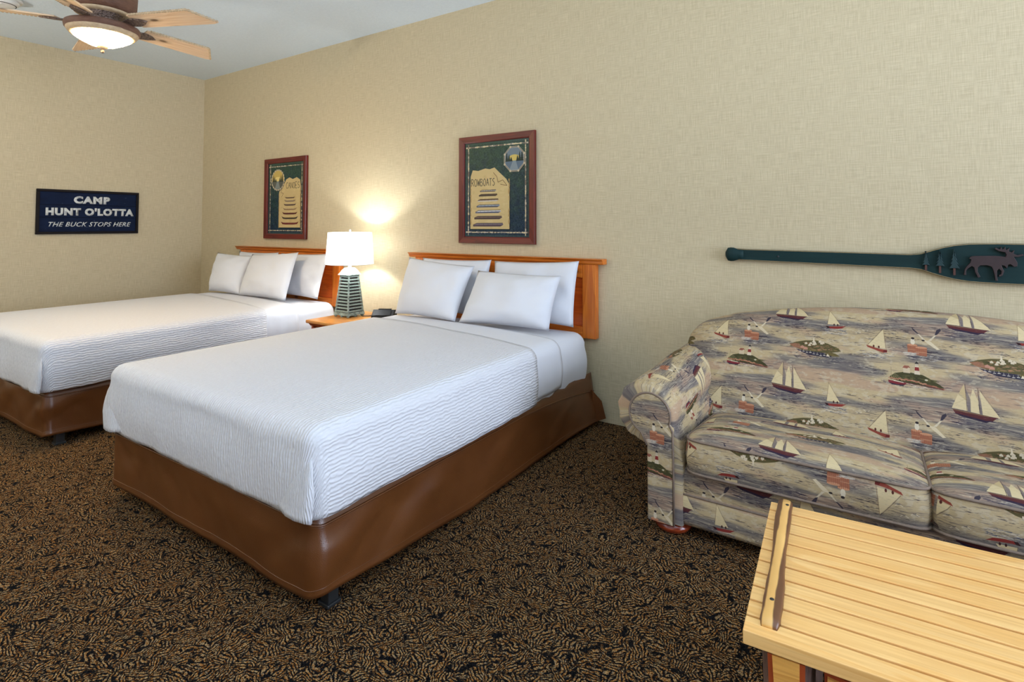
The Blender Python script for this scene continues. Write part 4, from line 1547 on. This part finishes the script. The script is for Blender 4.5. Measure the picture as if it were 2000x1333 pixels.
def lettering(body, width, height, cx, cz, parent, mat, bold, shear=0.0, y=-.0185, spacing=1.0):
    cu = bpy.data.curves.new('lettering', 'FONT')
    cu.body = body
    cu.size = 1
    cu.align_x = 'CENTER'
    cu.shear = shear
    cu.offset = bold
    cu.space_character = spacing
    cu.resolution_u = 3
    o = bpy.data.objects.new('tmp_text', cu)
    C.objects.link(o)
    dg = bpy.context.evaluated_depsgraph_get()
    me = bpy.data.meshes.new_from_object(o.evaluated_get(dg))
    bpy.data.objects.remove(o)
    co = np.zeros(len(me.vertices) * 3)
    me.vertices.foreach_get('co', co)
    co = co.reshape(-1, 3)
    mn, mxx = co.min(0), co.max(0)
    sx, sz = width / (mxx[0] - mn[0]), height / (mxx[1] - mn[1])
    out = np.zeros_like(co)
    out[:, 0] = (co[:, 0] - (mn[0] + mxx[0]) / 2) * sx + cx
    out[:, 2] = (co[:, 1] - (mn[1] + mxx[1]) / 2) * sz + cz
    out[:, 1] = y
    me.vertices.foreach_set('co', out.ravel())
    me.update()
    me.materials.clear()
    me.name = 'lettering'
    ob = link_mesh('lettering', me, mat, parent)
    ob.modifiers.new('paint_thickness', 'SOLIDIFY').thickness = 0.0012
    return ob


lettering('CAMP', .285, .070, .012, .112, t, M['letters'], 0.065, spacing=1.18)
lettering("HUNT O'LOTTA", .69, .072, .012, .003, t, M['letters'], 0.065, spacing=1.14)
lettering('THE BUCK STOPS HERE', .645, .042, .012, -.112, t, M['letters'], 0.012, 0.35, spacing=1.08)

gp = NT('worn_green_paint')
gn = gp.noise(gp.mapping(gp.coord(), (5, 5, 40)), 1, 3, 0.6)
gcol = gp.mix(gn, lin(10, 36, 38), lin(20, 52, 52))
M['paddle'] = gp.set(gcol, 0.6, 0, 0.25)
M['paddle_edge'] = plain('bare_worn_edge', lin(150, 130, 92), 0.6, var=0.5, nscale=60)
M['tree_green'] = plain('carved_tree_green', lin(44, 64, 66), 0.6, var=0.3, spec=0.2)
M['tree_trunk'] = plain('carved_trunk_brown', lin(80, 48, 40), 0.6, var=0.3)
M['moose'] = plain('carved_moose_brown', lin(50, 34, 35), 0.6, var=0.35, nscale=50)
t = thing('paddle', 'long green carved paddle with moose and pine trees above the sofa', 'paddle', (6.4, 0, 1.035))


def PX(x):
    return x - 6.4


half = [(5.50, .030, .010), (5.55, .030, .008), (5.9, .0315, .004), (6.25, .033, -.001), (6.29, .038, -.001), (6.33, .053, -.001), (6.37, .067, 0), (6.41, .077, 0), (6.46, .084, 0),
        (6.55, .087, 0), (6.8, .086, 0), (7.0, .082, 0), (7.12, .074, 0), (7.2, .058, 0), (7.25, .036, 0), (7.268, .012, 0)]
poly = [(PX(x), c + h) for x, h, c in half] + [(PX(x), c - h) for x, h, c in half[::-1]]
body = prism('blade', poly, -.012, -.030, M['paddle'], t, bev=0.004)
for sgn in (1, -1):
    tube('worn_edge', [(PX(x), -.0285, c + sgn * (h - .003)) for x, h, c in half[:-2]], .0022, M['paddle_edge'], body, 5)
lathe('knob', [(.014, -.0), (.0345, .012), (.037, .026), (.036, .040), (.030, .058), (.024, .072), (.022, .09)], M['paddle'], t, 24, loc=(PX(5.443), -.026, .009), rot=(0, PI / 2, 0)).scale = (1, .62, 1)
for k, xx in enumerate((5.7, 6.9)):
    lathe('screw', [(.005, 0), (.005, .002), (.003, .003), (0, .003)], M['dark_metal'], t, 12, loc=(PX(xx), -.030, .004 if k == 0 else -.05), rot=(PI / 2, 0, 0))


def cr(x, y):   # carving coordinates (measured relief units) to metres on the blade
    return (6.198 + x / 8 * .00178 - 6.4, 1.119 - (450 + y / 8 - 476) * .0022 - 1.035)


def pine_tree(cx, ytop, ybot, ytr, w):
    L, Rr = [], []
    n = 5
    for k in range(n):
        y = ytop + (ybot - ytop) * (k + 1) / n
        ww = w * (k + 1) / n
        L.append((cx - ww, y))
        Rr.append((cx + ww, y))
        if k < n - 1:
            L.append((cx - ww * .55, y - 8))
            Rr.append((cx + ww * .55, y - 8))
    pts = [(cx, ytop)] + Rr + [(cx + w * .3, ybot - 6), (cx - w * .3, ybot - 6)] + L[::-1]
    tr = prism('pine_tree', [cr(*p) for p in pts], -.030, -.043, M['tree_green'], t, bev=0.0015)
    prism('trunk', [cr(cx - 18, ybot - 10), cr(cx - 18, ytr), cr(cx + 18, ytr), cr(cx + 18, ybot - 10)], -.030, -.039, M['tree_trunk'], tr)


pine_tree(485, 345, 570, 655, 62)
pine_tree(710, 315, 580, 690, 72)
pine_tree(935, 295, 610, 715, 84)
moose = [(1165, 440), (1185, 415), (1240, 400), (1400, 395), (1560, 390), (1660, 398), (1700, 405), (1715, 370), (1700, 335), (1650, 325), (1600, 315), (1550, 285), (1560, 262),
         (1620, 290), (1640, 250), (1662, 292), (1700, 250), (1712, 300), (1760, 262), (1752, 318), (1790, 330), (1830, 300), (1815, 350), (1870, 372), (1950, 355), (1955, 378),
         (1880, 402), (1820, 400), (1842, 440), (1868, 490), (1862, 545), (1815, 552), (1770, 515), (1735, 520), (1715, 580), (1690, 545), (1640, 530), (1655, 585), (1675, 620),
         (1650, 690), (1600, 715), (1595, 690), (1628, 670), (1635, 625), (1600, 590), (1572, 620), (1568, 700), (1580, 775), (1545, 775), (1535, 690), (1515, 600), (1490, 560),
         (1420, 540), (1330, 545), (1290, 580), (1285, 640), (1325, 725), (1290, 740), (1250, 660), (1232, 580), (1200, 560), (1140, 600), (1112, 640), (1112, 705), (1075, 705),
         (1090, 620), (1130, 560), (1180, 510), (1195, 460)]
prism('moose', [cr(*p) for p in moose], -.030, -.045, M['moose'], t, bev=0.0012)

# ------------------------------------------------------------------ sofa
fab = NT('nautical_upholstery')
it = fab.n('ShaderNodeTexImage')
it.image = nautical_image()
fab.l(fab.coord('UV'), it.inputs['Vector'])
hs = fab.n('ShaderNodeHueSaturation')
hs.inputs['Value'].default_value = 0.82
hs.inputs['Saturation'].default_value = 0.95
fab.l(fab.mix(1.0, it.outputs[0], (1.0, 0.945, 0.875), 'MULTIPLY'), hs.inputs['Color'])
fab.set(hs.outputs[0], 0.75, 0, 0.2)
fab.bump(fab.noise(fab.coord(), 600, 1), 0.15, 0.001)
M['fabric'] = fab.m
M['welt'] = plain('taupe_welt', lin(128, 110, 96), 0.75, var=0.35, nscale=60)
M['bun'] = mat_wood('cherry_bun_foot', lin(150, 62, 30), lin(120, 40, 18), lin(70, 18, 8), 'x', 0.2, 0.0, coat=0.6)

SX = 6.246
sofa = thing('sofa', 'two-seat sofa in nautical print of sailboats and lighthouses', 'sofa', (SX, -.5, 0))
OX, OY = SX, -.5


def SV(x, y, z):
    return (x - OX, y - OY, z)


def grid(name, P, mat, parent, uv, closed_v=False, cap=False):
    """P[i][j] points; quads between rows"""
    nu, nv = len(P), len(P[0])
    V = [p for row in P for p in row]
    UV = [q for row in uv for q in row]
    F = []
    for i in range(nu - 1):
        for j in range(nv - 1):
            F.append((i * nv + j, (i + 1) * nv + j, (i + 1) * nv + j + 1, i * nv + j + 1))
    o = pyd(name, V, F, mat, parent, True, UV)
    return o


def fix_normals(o):
    bm = bmesh.new()
    bm.from_mesh(o.data)
    bmesh.ops.remove_doubles(bm, verts=bm.verts, dist=1e-5)
    bmesh.ops.recalc_face_normals(bm, faces=bm.faces)
    bm.to_mesh(o.data)
    bm.free()
    o.data.shade_smooth()


PHU, PHV = (6.246 - 5.606) / 0.63, 0.824     # where the print lands on the back


def back_top(x):
    d = abs(x - SX)
    return 0.835 - 0.105 * (d / 0.86) ** 2 - 0.02 * max(0, (d - .7) / .2)


# back cushion / frame
P, UVs = [], []
NX = 64
XL, XR = SX - .95, SX + .95
for i in range(NX + 1):
    s = i / NX
    x = XL + (XR - XL) * (0.5 - 0.5 * math.cos(PI * s))
    d = min(x - XL, XR - x)
    k = math.sqrt(max(0.0, 1 - max(0, (0.13 - d) / 0.13) ** 2))      # rounded ends
    k = max(k, 0.04)
    zt = back_top(x) - 0.09 * (1 - k)
    prof = []
    # front face from below the seat up, slightly dished, over the rolled top and down behind
    for q in range(15):
        tq = q / 14
        prof.append((-.54 + .215 * tq - .028 * math.sin(PI * tq), .22 + (zt - .10 - .22) * tq))
    for q in range(1, 13):
        a = PI * q / 12
        prof.append((-.215 - .115 * math.cos(a), zt - .10 + .10 * math.sin(a)))
    prof.append((-.095, .4))
    prof.append((-.09, .09))
    row, uvr = [], []
    ds = 0.0
    for q, (y, z) in enumerate(prof):
        if q:
            ds += math.hypot(y - prof[q - 1][0], z - prof[q - 1][1])
        cy = -.22
        lo = 0.30
        yy = cy + (y - cy) * (0.35 + 0.65 * k)
        w = .006 * nz(x * 4, z * 4, 1.0)
        row.append(SV(x, yy + w, z))
        uvr.append(((x - SX) / TILE_W + PHU, ds / TILE_H + PHV))
    P.append(row)
    UVs.append(uvr)
o = grid('backrest', P, M['fabric'], sofa, UVs)
fix_normals(o)
# arms
for sgn in (-1, 1):
    def AX(x):      # mirrored coordinate
        return x if sgn < 0 else 2 * SX - x
    ca = (5.335, .448)
    R0 = .122
    cs = [(5.352, .045), (5.352, .15), (5.352, .25), (5.35, .318)]
    cs += [(ca[0] + R0 * 1.0 * math.cos(a), ca[1] + R0 * math.sin(a)) for a in [math.radians(-95 - 285 * q / 30) for q in range(31)]]
    cs += [(5.478, .36), (5.482, .28), (5.482, .15), (5.482, .045)]
    P, UVs = [], []
    ys = [-.99, -.985, -.975, -.96, -.93, -.88, -.8, -.7, -.6, -.5, -.4, -.3, -.2, -.12, -.10]
    for yi, y in enumerate(ys):
        sh = max(0, (y + .99) / .05)
        kk = 0.86 + 0.14 * math.sqrt(max(0, 1 - (1 - min(1, sh)) ** 2))
        row, uvr = [], []
        ds = 0
        for q, (x, z) in enumerate(cs):
            if q:
                ds += math.hypot(x - cs[q - 1][0], z - cs[q - 1][1])
            xx = ca[0] + (x - ca[0]) * kk if z > .30 else 5.417 + (x - 5.417) * min(1, kk + .1)
            zz = ca[1] + (z - ca[1]) * kk if z > .30 else z
            up = .02 * min(1, max(0, (y + .9) / .5)) if z > .30 else 0
            wr = 0
            if z > .3 and y < -.85:      # pleats where the roll is gathered at the front
                an = math.atan2(z - ca[1], x - ca[0])
                wr = .004 * math.sin(an * 26) * (1 if an > 1.6 or an < -1 else .25) * max(0, min(1, (-.85 - y) / .06))
            xx += wr * (xx - ca[0]) / R0
            zz += wr * (zz - ca[1]) / R0
            xx += .006 * nz(y * 5, z * 5, 2 + sgn)
            row.append(SV(AX(xx), y, zz + up))
            uvr.append((y / TILE_W * 1.0 + .2, ds / TILE_H + .35))
        if yi == 0:
            P.append([SV(AX(ca[0] if z > .30 else 5.417), y, ca[1] if z > .30 else z) for x, z in cs])
            UVs.append(uvr)
        P.append(row)
        UVs.append(uvr)
    o = grid('armrest', P, M['fabric'], sofa, UVs)
    fix_normals(o)
    # front panel of the arm: rolled top on a straight post
    rp = .083
    cpx, cpz = 5.357, .452
    pts = [(5.346, .045), (5.346, .33)]
    pts += [(cpx + rp * math.cos(a), cpz + rp * math.sin(a)) for a in [math.radians(-115 - 265 * q / 24) for q in range(25)]]
    pts += [(5.448, .40), (5.45, .30), (5.45, .045)]
    V, UV, F = [], [], []
    for lv, (yy, ins) in enumerate(((-.93, 0), (-1.0, 0), (-1.006, .006))):
        for (x, z) in pts:
            cxm, czm = (cpx + 5.40) / 2, z
            x2 = x + (-ins if x > cxm else ins)
            V.append(SV(AX(x2), yy, z - (ins if z > cpz + .03 else 0)))
            UV.append((x / TILE_W + .47, (z) / TILE_H + .25))
    n = len(pts)
    for lv in range(2):
        for i in range(n):
            F.append((lv * n + i, lv * n + (i + 1) % n, (lv + 1) * n + (i + 1) % n, (lv + 1) * n + i))
    F.append(tuple(2 * n + i for i in range(n)))
    F.append(tuple(range(n))[::-1])
    o = pyd('arm_front', V, F, M['fabric'], sofa, False, UV)
    tube('welt', [SV(AX(x), -1.003, z) for x, z in pts[1:-1]] + [SV(AX(5.45), -1.003, .045)], .0042, M['welt'], o, 6)
    # bun feet
    for fy in (-.93, -.18):
        lathe('bun_foot', [(.045, 0), (.06, .006), (.07, .018), (.071, .028), (.06, .04), (.05, .046), (.05, .052)], M['bun'], sofa, 28, loc=SV(AX(5.425), fy, 0))
# seat deck and front rail
P, UVs = [], []
prof = [(-.55, .262), (-.85, .262), (-.94, .262), (-.962, .255), (-.972, .235), (-.972, .20), (-.966, .178), (-.966, .168)]
xs = [5.45 + (SX - 5.45) * 2 * i / 24 for i in range(25)]
for x in xs:
    ds = 0
    row, uvr = [], []
    for q, (y, z) in enumerate(prof):
        if q:
            ds += math.hypot(y - prof[q - 1][0], z - prof[q - 1][1])
        row.append(SV(x, y, z))
        uvr.append(((x - SX) / TILE_W + .1, .95 - ds / TILE_H))
    P.append(row)
    UVs.append(uvr)
o = grid('seat_deck', P, M['fabric'], sofa, UVs)
fix_normals(o)
V, UV = [], []
prof = [(-.9, .167), (-.97, .167), (-.978, .160), (-.982, .14), (-.982, .065), (-.978, .05), (-.9, .045)]
P, UVs = [], []
for x in xs:
    ds = 0
    row, uvr = [], []
    for q, (y, z) in enumerate(prof):
        if q:
            ds += math.hypot(y - prof[q - 1][0], z - prof[q - 1][1])
        row.append(SV(x, y + .003 * nz(x * 6, z * 8), z))
        uvr.append(((x - SX) / TILE_W + .55, 1.05 - ds / TILE_H))
    P.append(row)
    UVs.append(uvr)
o = grid('front_panel', P, M['fabric'], sofa, UVs)
fix_normals(o)
tube('welt', [SV(x, -.979, .165) for x in xs], .004, M['welt'], o, 6)
box('base_frame', -.78, .78, -.40, .36, .05, .20, M['dark_wood'], sofa)
box('back_panel', -.83, .83, .36, .41, .05, .5, M['dark_wood'], sofa)


def seat_cushion(x0, x1, ph):
    y0, y1 = -1.012, -.50
    nx, ny = 26, 20
    rc = .055
    hx, hy = (x1 - x0) / 2, (y1 - y0) / 2
    cx, cy = (x0 + x1) / 2, (y0 + y1) / 2

    def plan(u, v):      # rounded-corner map of the unit square
        x, y = u * hx, v * hy
        ax, ay = hx - rc, hy - rc
        if abs(x) > ax and abs(y) > ay:
            dx, dy = (abs(x) - ax) / rc, (abs(y) - ay) / rc
            m = max(dx, dy)
            L = math.hypot(dx, dy)
            if L > 0:
                dx, dy = dx / L * m, dy / L * m
            x = math.copysign(ax + dx * rc, x)
            y = math.copysign(ay + dy * rc, y)
        return x, y

    def tilt(y):
        return (y - y0) / (y1 - y0) * -0.045
    zt, zb = .386, .262
    # top
    P, UVs = [], []
    for i in range(nx + 1):
        row, uvr = [], []
        for j in range(ny + 1):
            u, v = -1 + 2 * i / nx, -1 + 2 * j / ny
            u, v = math.sin(u * PI / 2), math.sin(v * PI / 2)
            x, y = plan(u, v)
            cr_ = (1 - abs(u) ** 4) * (1 - abs(v) ** 4)
            z = zt + .040 * cr_ ** .6 + .004 * nz(x * 5 + ph * 9, y * 5)
            row.append(SV(cx + x, cy + y, z + tilt(cy + y)))
            uvr.append(((cx + x - SX) / TILE_W + .967, (cy + y) / TILE_H + .61 + ph))
        P.append(row)
        UVs.append(uvr)
    root = grid('seat_cushion', P, M['fabric'], sofa, UVs)
    # boxing: side wall round the cushion
    N = 96
    ring = []
    for k in range(N):
        s = 4 * k / N
        e, f = int(s), (s % 1) * 2 - 1
        u, v = [(f, -1), (1, f), (-f, 1), (-1, -f)][e]
        ring.append(plan(u, v))
    V, UV, F = [], [], []
    rows = 6
    per = 0
    for q in range(rows + 1):
        tq = q / rows
        per = 0
        for k, (x, y) in enumerate(ring + [ring[0]]):
            if k:
                per += math.hypot(x - ring[k - 1][0], y - ring[k - 1][1])
            b_ = .010 * math.sin(PI * tq)
            L = math.hypot(x / hx, y / hy)
            nxn, nyn = x / hx ** 1, y / hy
            m = max(abs(nxn), abs(nyn))
            ex = b_ * (nxn if abs(nxn) > .95 * m else 0)
            ey = b_ * (nyn if abs(nyn) > .95 * m else 0)
            V.append(SV(cx + x + ex, cy + y + ey, zb + (zt - zb) * tq + tilt(cy + y)))
            UV.append((-(per) / TILE_W + .8, -(zb + (zt - zb) * tq) / TILE_H + .42 + ph))
    for q in range(rows):
        for k in range(N):
            F.append((q * (N + 1) + k, q * (N + 1) + k + 1, (q + 1) * (N + 1) + k + 1, (q + 1) * (N + 1) + k))
    pyd('boxing', V, F, M['fabric'], root, True, UV)
    for z in (zt + .001, zb + .004):
        tube('welt', [SV(cx + x * 1.006, cy + y * 1.006, z + tilt(cy + y)) for x, y in ring], .005, M['welt'], root, 6, closed=True)


seat_cushion(5.497, 6.2435, 0.0)
seat_cushion(6.2485, 6.995, 0.0)

# ------------------------------------------------------------------ coffee table
M['slat'] = mat_wood('honey_slat', lin(250, 204, 134), lin(242, 186, 110), lin(200, 132, 62), 'x', 0.28, 0.0, ring=7.0, rand=True, coat=0.35)
bk = NT('peeled_bark')
bn = bk.noise(bk.mapping(bk.coord(), (30, 30, 6)), 1.5, 4, 0.7)
M['bark'] = bk.set(bk.mix(bn, lin(40, 24, 20), lin(128, 98, 84)), 0.85)
bk.bump(bn, 0.9, 0.01)
rl = NT('log_rail_with_bark_edges')
rn = rl.noise(rl.mapping(rl.coord(), (14, 5, 14)), 1.2, 3, 0.6)
rsx = rl.n('ShaderNodeSeparateXYZ')
rl.l(rl.coord(), rsx.inputs[0])
ra = rl.math('ADD', rl.math('ABSOLUTE', rsx.outputs[0]), rl.math('MULTIPLY', rl.math('SUBTRACT', rn, 0.5), 0.012))
rm = rl.ramp(rl.math('MULTIPLY', ra, 40.0), [(0.30, 0.0), (0.40, 1.0)])
M['log_rail'] = rl.set(rl.mix(rm, rl.mix(rn, lin(238, 192, 116), lin(220, 162, 88)), rl.mix(rn, lin(120, 78, 48), lin(84, 50, 30))), 0.35)
M['heartwood'] = mat_wood('yellow_heartwood', lin(232, 176, 92), lin(214, 150, 70), lin(170, 104, 40), 'x', 0.35, 0.0, coat=0.3)
M['redwood_rim'] = plain('red_cedar_rim', lin(156, 66, 26), 0.5, var=0.35, nscale=20)

TL = 1.14
TD = 0.575
tab = thing('coffee_table', 'rustic log coffee table with honey slatted top before the sofa', 'table', (5.887, -1.987, 0), math.radians(3.1))
NSL = 11
pitch = TD / NSL
gap = .0066
b = box_bm(0, TL, 0, pitch - gap, -.027, 0, 0.0018, 2)
sme = bpy.data.meshes.new('slat')
b.to_mesh(sme)
b.free()
sme.materials.append(M['slat'])
for k in range(NSL):
    o = bpy.data.objects.new('slat', sme)
    C.objects.link(o)
    o.parent = tab
    o.location = (0, k * pitch, .42)
for xx in (.10, TL - .14):
    box('batten', xx, xx + .05, .03, TD - .03, .375, .393, M['heartwood'], tab, 0.003)
# half-log rails lying across both ends of the top
for side in (0, 1):
    V, F = [], []
    ny, na = 26, 9
    L0, L1 = .028, TD - .004
    for i in range(ny + 1):
        tq = i / ny
        y = L0 + (L1 - L0) * tq
        w = .0165 + .002 * math.sin(y * 16) + .002 * nz(y * 20, side)
        if i == 0:
            w *= .75
        off = .004 * math.sin(y * 7 + 1)
        for q in range(na + 1):
            a = PI * q / na
            hh = .014 * math.sin(a) ** .6 * (.55 if i == 0 else 1) + .0012 * nz(y * 40, q)
            V.append((off + w * math.cos(a) * 1.05, y, hh))
    for i in range(ny):
        for q in range(na):
            F.append((i * (na + 1) + q, i * (na + 1) + q + 1, (i + 1) * (na + 1) + q + 1, (i + 1) * (na + 1) + q))
        F.append((i * (na + 1) + na, i * (na + 1), (i + 1) * (na + 1), (i + 1) * (na + 1) + na))
    F.append(tuple(range(na + 1))[::-1])
    F.append(tuple(ny * (na + 1) + q for q in range(na + 1)))
    xr = .040 if side == 0 else TL - .040
    o = pyd('log_rail', V, F, M['log_rail'], tab, True, loc=(xr, 0, .4195))
    for yy in (.10, TD - .035):
        lathe('screw', [(.0042, 0), (.0042, .0015), (.003, .002), (0, .002)], M['dark_metal'], o, 12, loc=(.003, yy, .0135))
# log legs with a sawn face to the front, and half-log aprons
for lx in (.075, TL - .075):
    for ly, fs in ((.055, -1), (TD - .055, 1)):
        lg = lathe('leg', [(.046, 0), (.048, .05), (.044, .15), (.045, .27), (.047, .375), (.047, .392)], M['bark'], tab, 22, loc=(lx, ly, 0),
                   wob=lambda a, z: .09 * nz(math.cos(a) * 1.7 + lx, math.sin(a) * 1.7, z * 5))
        # sawn brace block bolted to the leg
        y0 = fs * .036
        pl = prism('sawn_face', [(-.020, .30), (.020, .285), (.022, .39), (-.024, .39)], y0, y0 + fs * .018, M['heartwood'], lg)
        prism('cedar_rim', [(-.030, .302), (-.020, .30), (-.024, .39), (-.032, .39)], y0 - fs * .004, y0 + fs * .016, M['redwood_rim'], lg)
        prism('cedar_rim', [(.020, .285), (.028, .283), (.031, .39), (.022, .39)], y0 - fs * .004, y0 + fs * .016, M['redwood_rim'], lg)
        lathe('bolt', [(.005, 0), (.005, .002), (.003, .003), (0, .003)], M['dark_metal'], lg, 12, loc=(-.001, y0 + fs * .018, .345), rot=(-fs * -PI / 2 if fs < 0 else -PI / 2, 0, 0))
for ly, fs in ((.05, -1), (TD - .05, 1)):
    x0, x1 = .135, TL - .135
    ap = prism('apron', [(x0, .388), (x1, .388), (x1, .300), (x1 - .1, .318), (TL / 2, .312), (x0 + .12, .318), (x0, .298)], ly - .016, ly + .016, M['bark'], tab, bev=.004)
    prism('cedar_rim', [(x0 + .001, .375), (x0 + .14, .36), (TL / 2, .352), (x1 - .14, .36), (x1 - .001, .375), (x1 - .001, .304), (x1 - .1, .322), (TL / 2, .316), (x0 + .12, .322), (x0 + .001, .304)],
          ly + fs * .010, ly + fs * .020, M['redwood_rim'], ap)
    for e in (0, 1):
        sx = (lambda v: v) if e == 0 else (lambda v: TL - v)
        prism('sawn_face', [(sx(x0 + .006), .368), (sx(x0 + .05), .362), (sx(x0 + .12), .345), (sx(x0 + .13), .338), (sx(x0 + .06), .332), (sx(x0 + .006), .322)],
              ly + fs * .019, ly + fs * .026, M['heartwood'], ap)
        lathe('bolt', [(.005, 0), (.005, .002), (.003, .003), (0, .003)], M['dark_metal'], ap, 12, loc=(sx(x0 + .045), ly + fs * .026, .349), rot=(PI / 2 if fs < 0 else -PI / 2, 0, 0))

# ------------------------------------------------------------------ ceiling fan with light
FX, FY = 2.325, -1.79
fan = thing('ceiling_fan', 'rustic ceiling fan with knotty wooden blades and lit glass bowl', 'ceiling fan', (FX, FY, RH))
FR = 2.36 - RH       # rim height in local space
br = NT('hammered_bronze')
bn = br.n('ShaderNodeTexVoronoi')
bn.inputs['Scale'].default_value = 110
br.l(br.coord(), bn.inputs['Vector'])
M['bronze'] = br.set(br.mix(bn.outputs['Distance'], lin(150, 130, 118), lin(60, 44, 38)), 0.45, 0.5)
br.bump(bn.outputs['Distance'], 0.8, 0.006)
bw = NT('bark_textured_rim')
wn = bw.noise(bw.mapping(bw.coord(), (14, 14, 60)), 1.5, 4, 0.7)
M['fan_bark'] = bw.set(bw.mix(wn, lin(70, 44, 34), lin(134, 96, 76)), 0.6)
bw.bump(wn, 0.8, 0.008)
cm = NT('cream_birch_rim')
cn = cm.noise(cm.mapping(cm.coord(), (20, 20, 30)), 1.5, 4, 0.6)
M['fan_cream'] = cm.set(cm.mix(cn, lin(150, 118, 84), lin(224, 204, 170)), 0.6)
M['blade_wood'] = mat_wood('knotty_blade_wood', lin(232, 206, 174), lin(222, 188, 150), lin(176, 132, 92), 'x', 0.4, 0.085, (4.6, 10, .01), rand=False, coat=0.1)
gl = NT('lit_frosted_bowl')
gl.set((0.95, 0.9, 0.8), 0.3)
gl.b.inputs['Emission Color'].default_value = (1.0, 0.70, 0.34, 1)
gl.b.inputs['Emission Strength'].default_value = 90.0
M['bowl'] = gl.m
lathe('canopy', [(.075, -.055), (.08, -.04), (.07, -.01), (.07, 0)], M['bronze'], fan, 28)
lathe('downrod', [(.014, -.13), (.014, -.05)], M['bronze'], fan, 16)
lathe('motor_housing', [(.09, -.335), (.15, -.325), (.165, -.30), (.168, -.22), (.15, -.17), (.10, -.14), (.04, -.128), (.014, -.125)], M['fan_bark'], fan, 40,
      wob=lambda a, z: .02 * nz(math.cos(a) * 4, math.sin(a) * 4, z * 9))
lathe('motor_band', [(.12, -.352), (.142, -.348), (.145, -.338), (.12, -.332)], M['fan_cream'], fan, 36)
lathe('switch_housing', [(.06, FR + .012), (.085, FR + .02), (.088, FR + .06), (.075, FR + .07), (.105, FR + .08), (.105, FR + .088), (.06, FR + .09)], M['bronze'], fan, 32)
lathe('light_rim', [(.168, FR - .026), (.184, FR - .012), (.187, FR + .004), (.183, FR + .016), (.10, FR + .024), (.05, FR + .02)], M['fan_bark'], fan, 48,
      wob=lambda a, z: .010 * nz(math.cos(a) * 6, math.sin(a) * 6, z * 20))
lathe('rim_band', [(.148, FR - .044), (.160, FR - .042), (.172, FR - .028), (.178, FR - .016), (.150, FR - .02)], M['fan_cream'], fan, 48)
bowl = lathe('light_bowl', [(.0, FR - .108), (.03, FR - .106), (.07, FR - .094), (.11, FR - .074), (.14, FR - .054), (.156, FR - .034), (.156, FR - .028)], M['bowl'], fan, 48)
lathe('finial_cup', [(.006, FR - .122), (.02, FR - .116), (.032, FR - .104), (.036, FR - .094), (.03, FR - .09)], M['fan_cream'], fan, 24)
lathe('finial', [(0, FR - .144), (.008, FR - .141), (.010, FR - .134), (.006, FR - .127), (.005, FR - .118)], M['bronze'], fan, 16)
BZ = FR + .035
for k in range(5):
    a = math.radians(24 + 72 * k)
    # blade: built along +x at the hub, pitched about its own axis
    hub = bpy.data.objects.new('blade', None)
    r0, r1, hw0, hw1 = .215, .70, .062, .074
    poly = [(x, -y) for x, y in [(r0, -hw0), (r0 + .02, -hw0 - .003), (r1 - .02, -hw1), (r1 + .012, -hw1 + .01), (r1 - .085, hw1 - .004), (r1 - .10, hw1), (r0 + .02, hw0 + .003), (r0, hw0)]]
    bl = bmo('blade', prism_bm(poly, -.004, .004, 'xy', .001), M['blade_wood'], fan)
    R_ = Matrix.Rotation(a, 4, 'Z') @ Matrix.Rotation(math.radians(-12), 4, 'X')
    bl.matrix_local = Matrix.Translation((0, 0, BZ)) @ R_
    bpy.data.objects.remove(hub)
    # twisted rope edging along one long side and the tip
    V = []
    edge = [(r0 + .02, hw0 + .003), (r1 - .10, hw1), (r1 - .085, hw1 - .004), (r1 + .012, -hw1 + .01)]
    pts = []
    for (p, q) in zip(edge[:-1], edge[1:]):
        L = math.hypot(q[0] - p[0], q[1] - p[1])
        m = max(1, int(L / .006))
        for i in range(m):
            pts.append((p[0] + (q[0] - p[0]) * i / m, -(p[1] + (q[1] - p[1]) * i / m), 0))
    cnt = [0]

    def rr(tt):
        cnt[0] += 1
        return .0080 if cnt[0] % 3 else .0040
    tube('rope_edging', pts, rr, M['fan_cream'], bl, 6)
    # leaf-shaped hammered blade iron under the blade
    leaf = [(.09, -.014), (.15, -.016), (.185, -.035), (.225, -.04), (.265, -.026), (.30, 0), (.265, .026), (.225, .04), (.185, .035), (.15, .016), (.09, .014)]
    ir = bmo('blade_iron', prism_bm(leaf, -.014, -.005, 'xy', .003), M['bronze'], bl)

# ------------------------------------------------------------------ smoke detector
t = thing('smoke_detector', 'round white smoke detector on the ceiling beside the fan', 'smoke detector', (1.03, -1.93, RH))
lathe('base', [(.105, -.018), (.108, -.012), (.108, 0)], M['white_trim'], t, 40)
lathe('cover', [(0, -.050), (.05, -.049), (.075, -.045), (.088, -.036), (.092, -.018)], M['white_trim'], t, 40)
tube('vent_slot', [(.072 * math.cos(a), .072 * math.sin(a), -.0455) for a in [math.radians(-100 + 10 * q) for q in range(21)]], .003, M['black'], t, 6)
lathe('test_button', [(.0, -.054), (.012, -.053), (.014, -.047)], M['white_trim'], t, 16, cx=.03, cy=-.02)
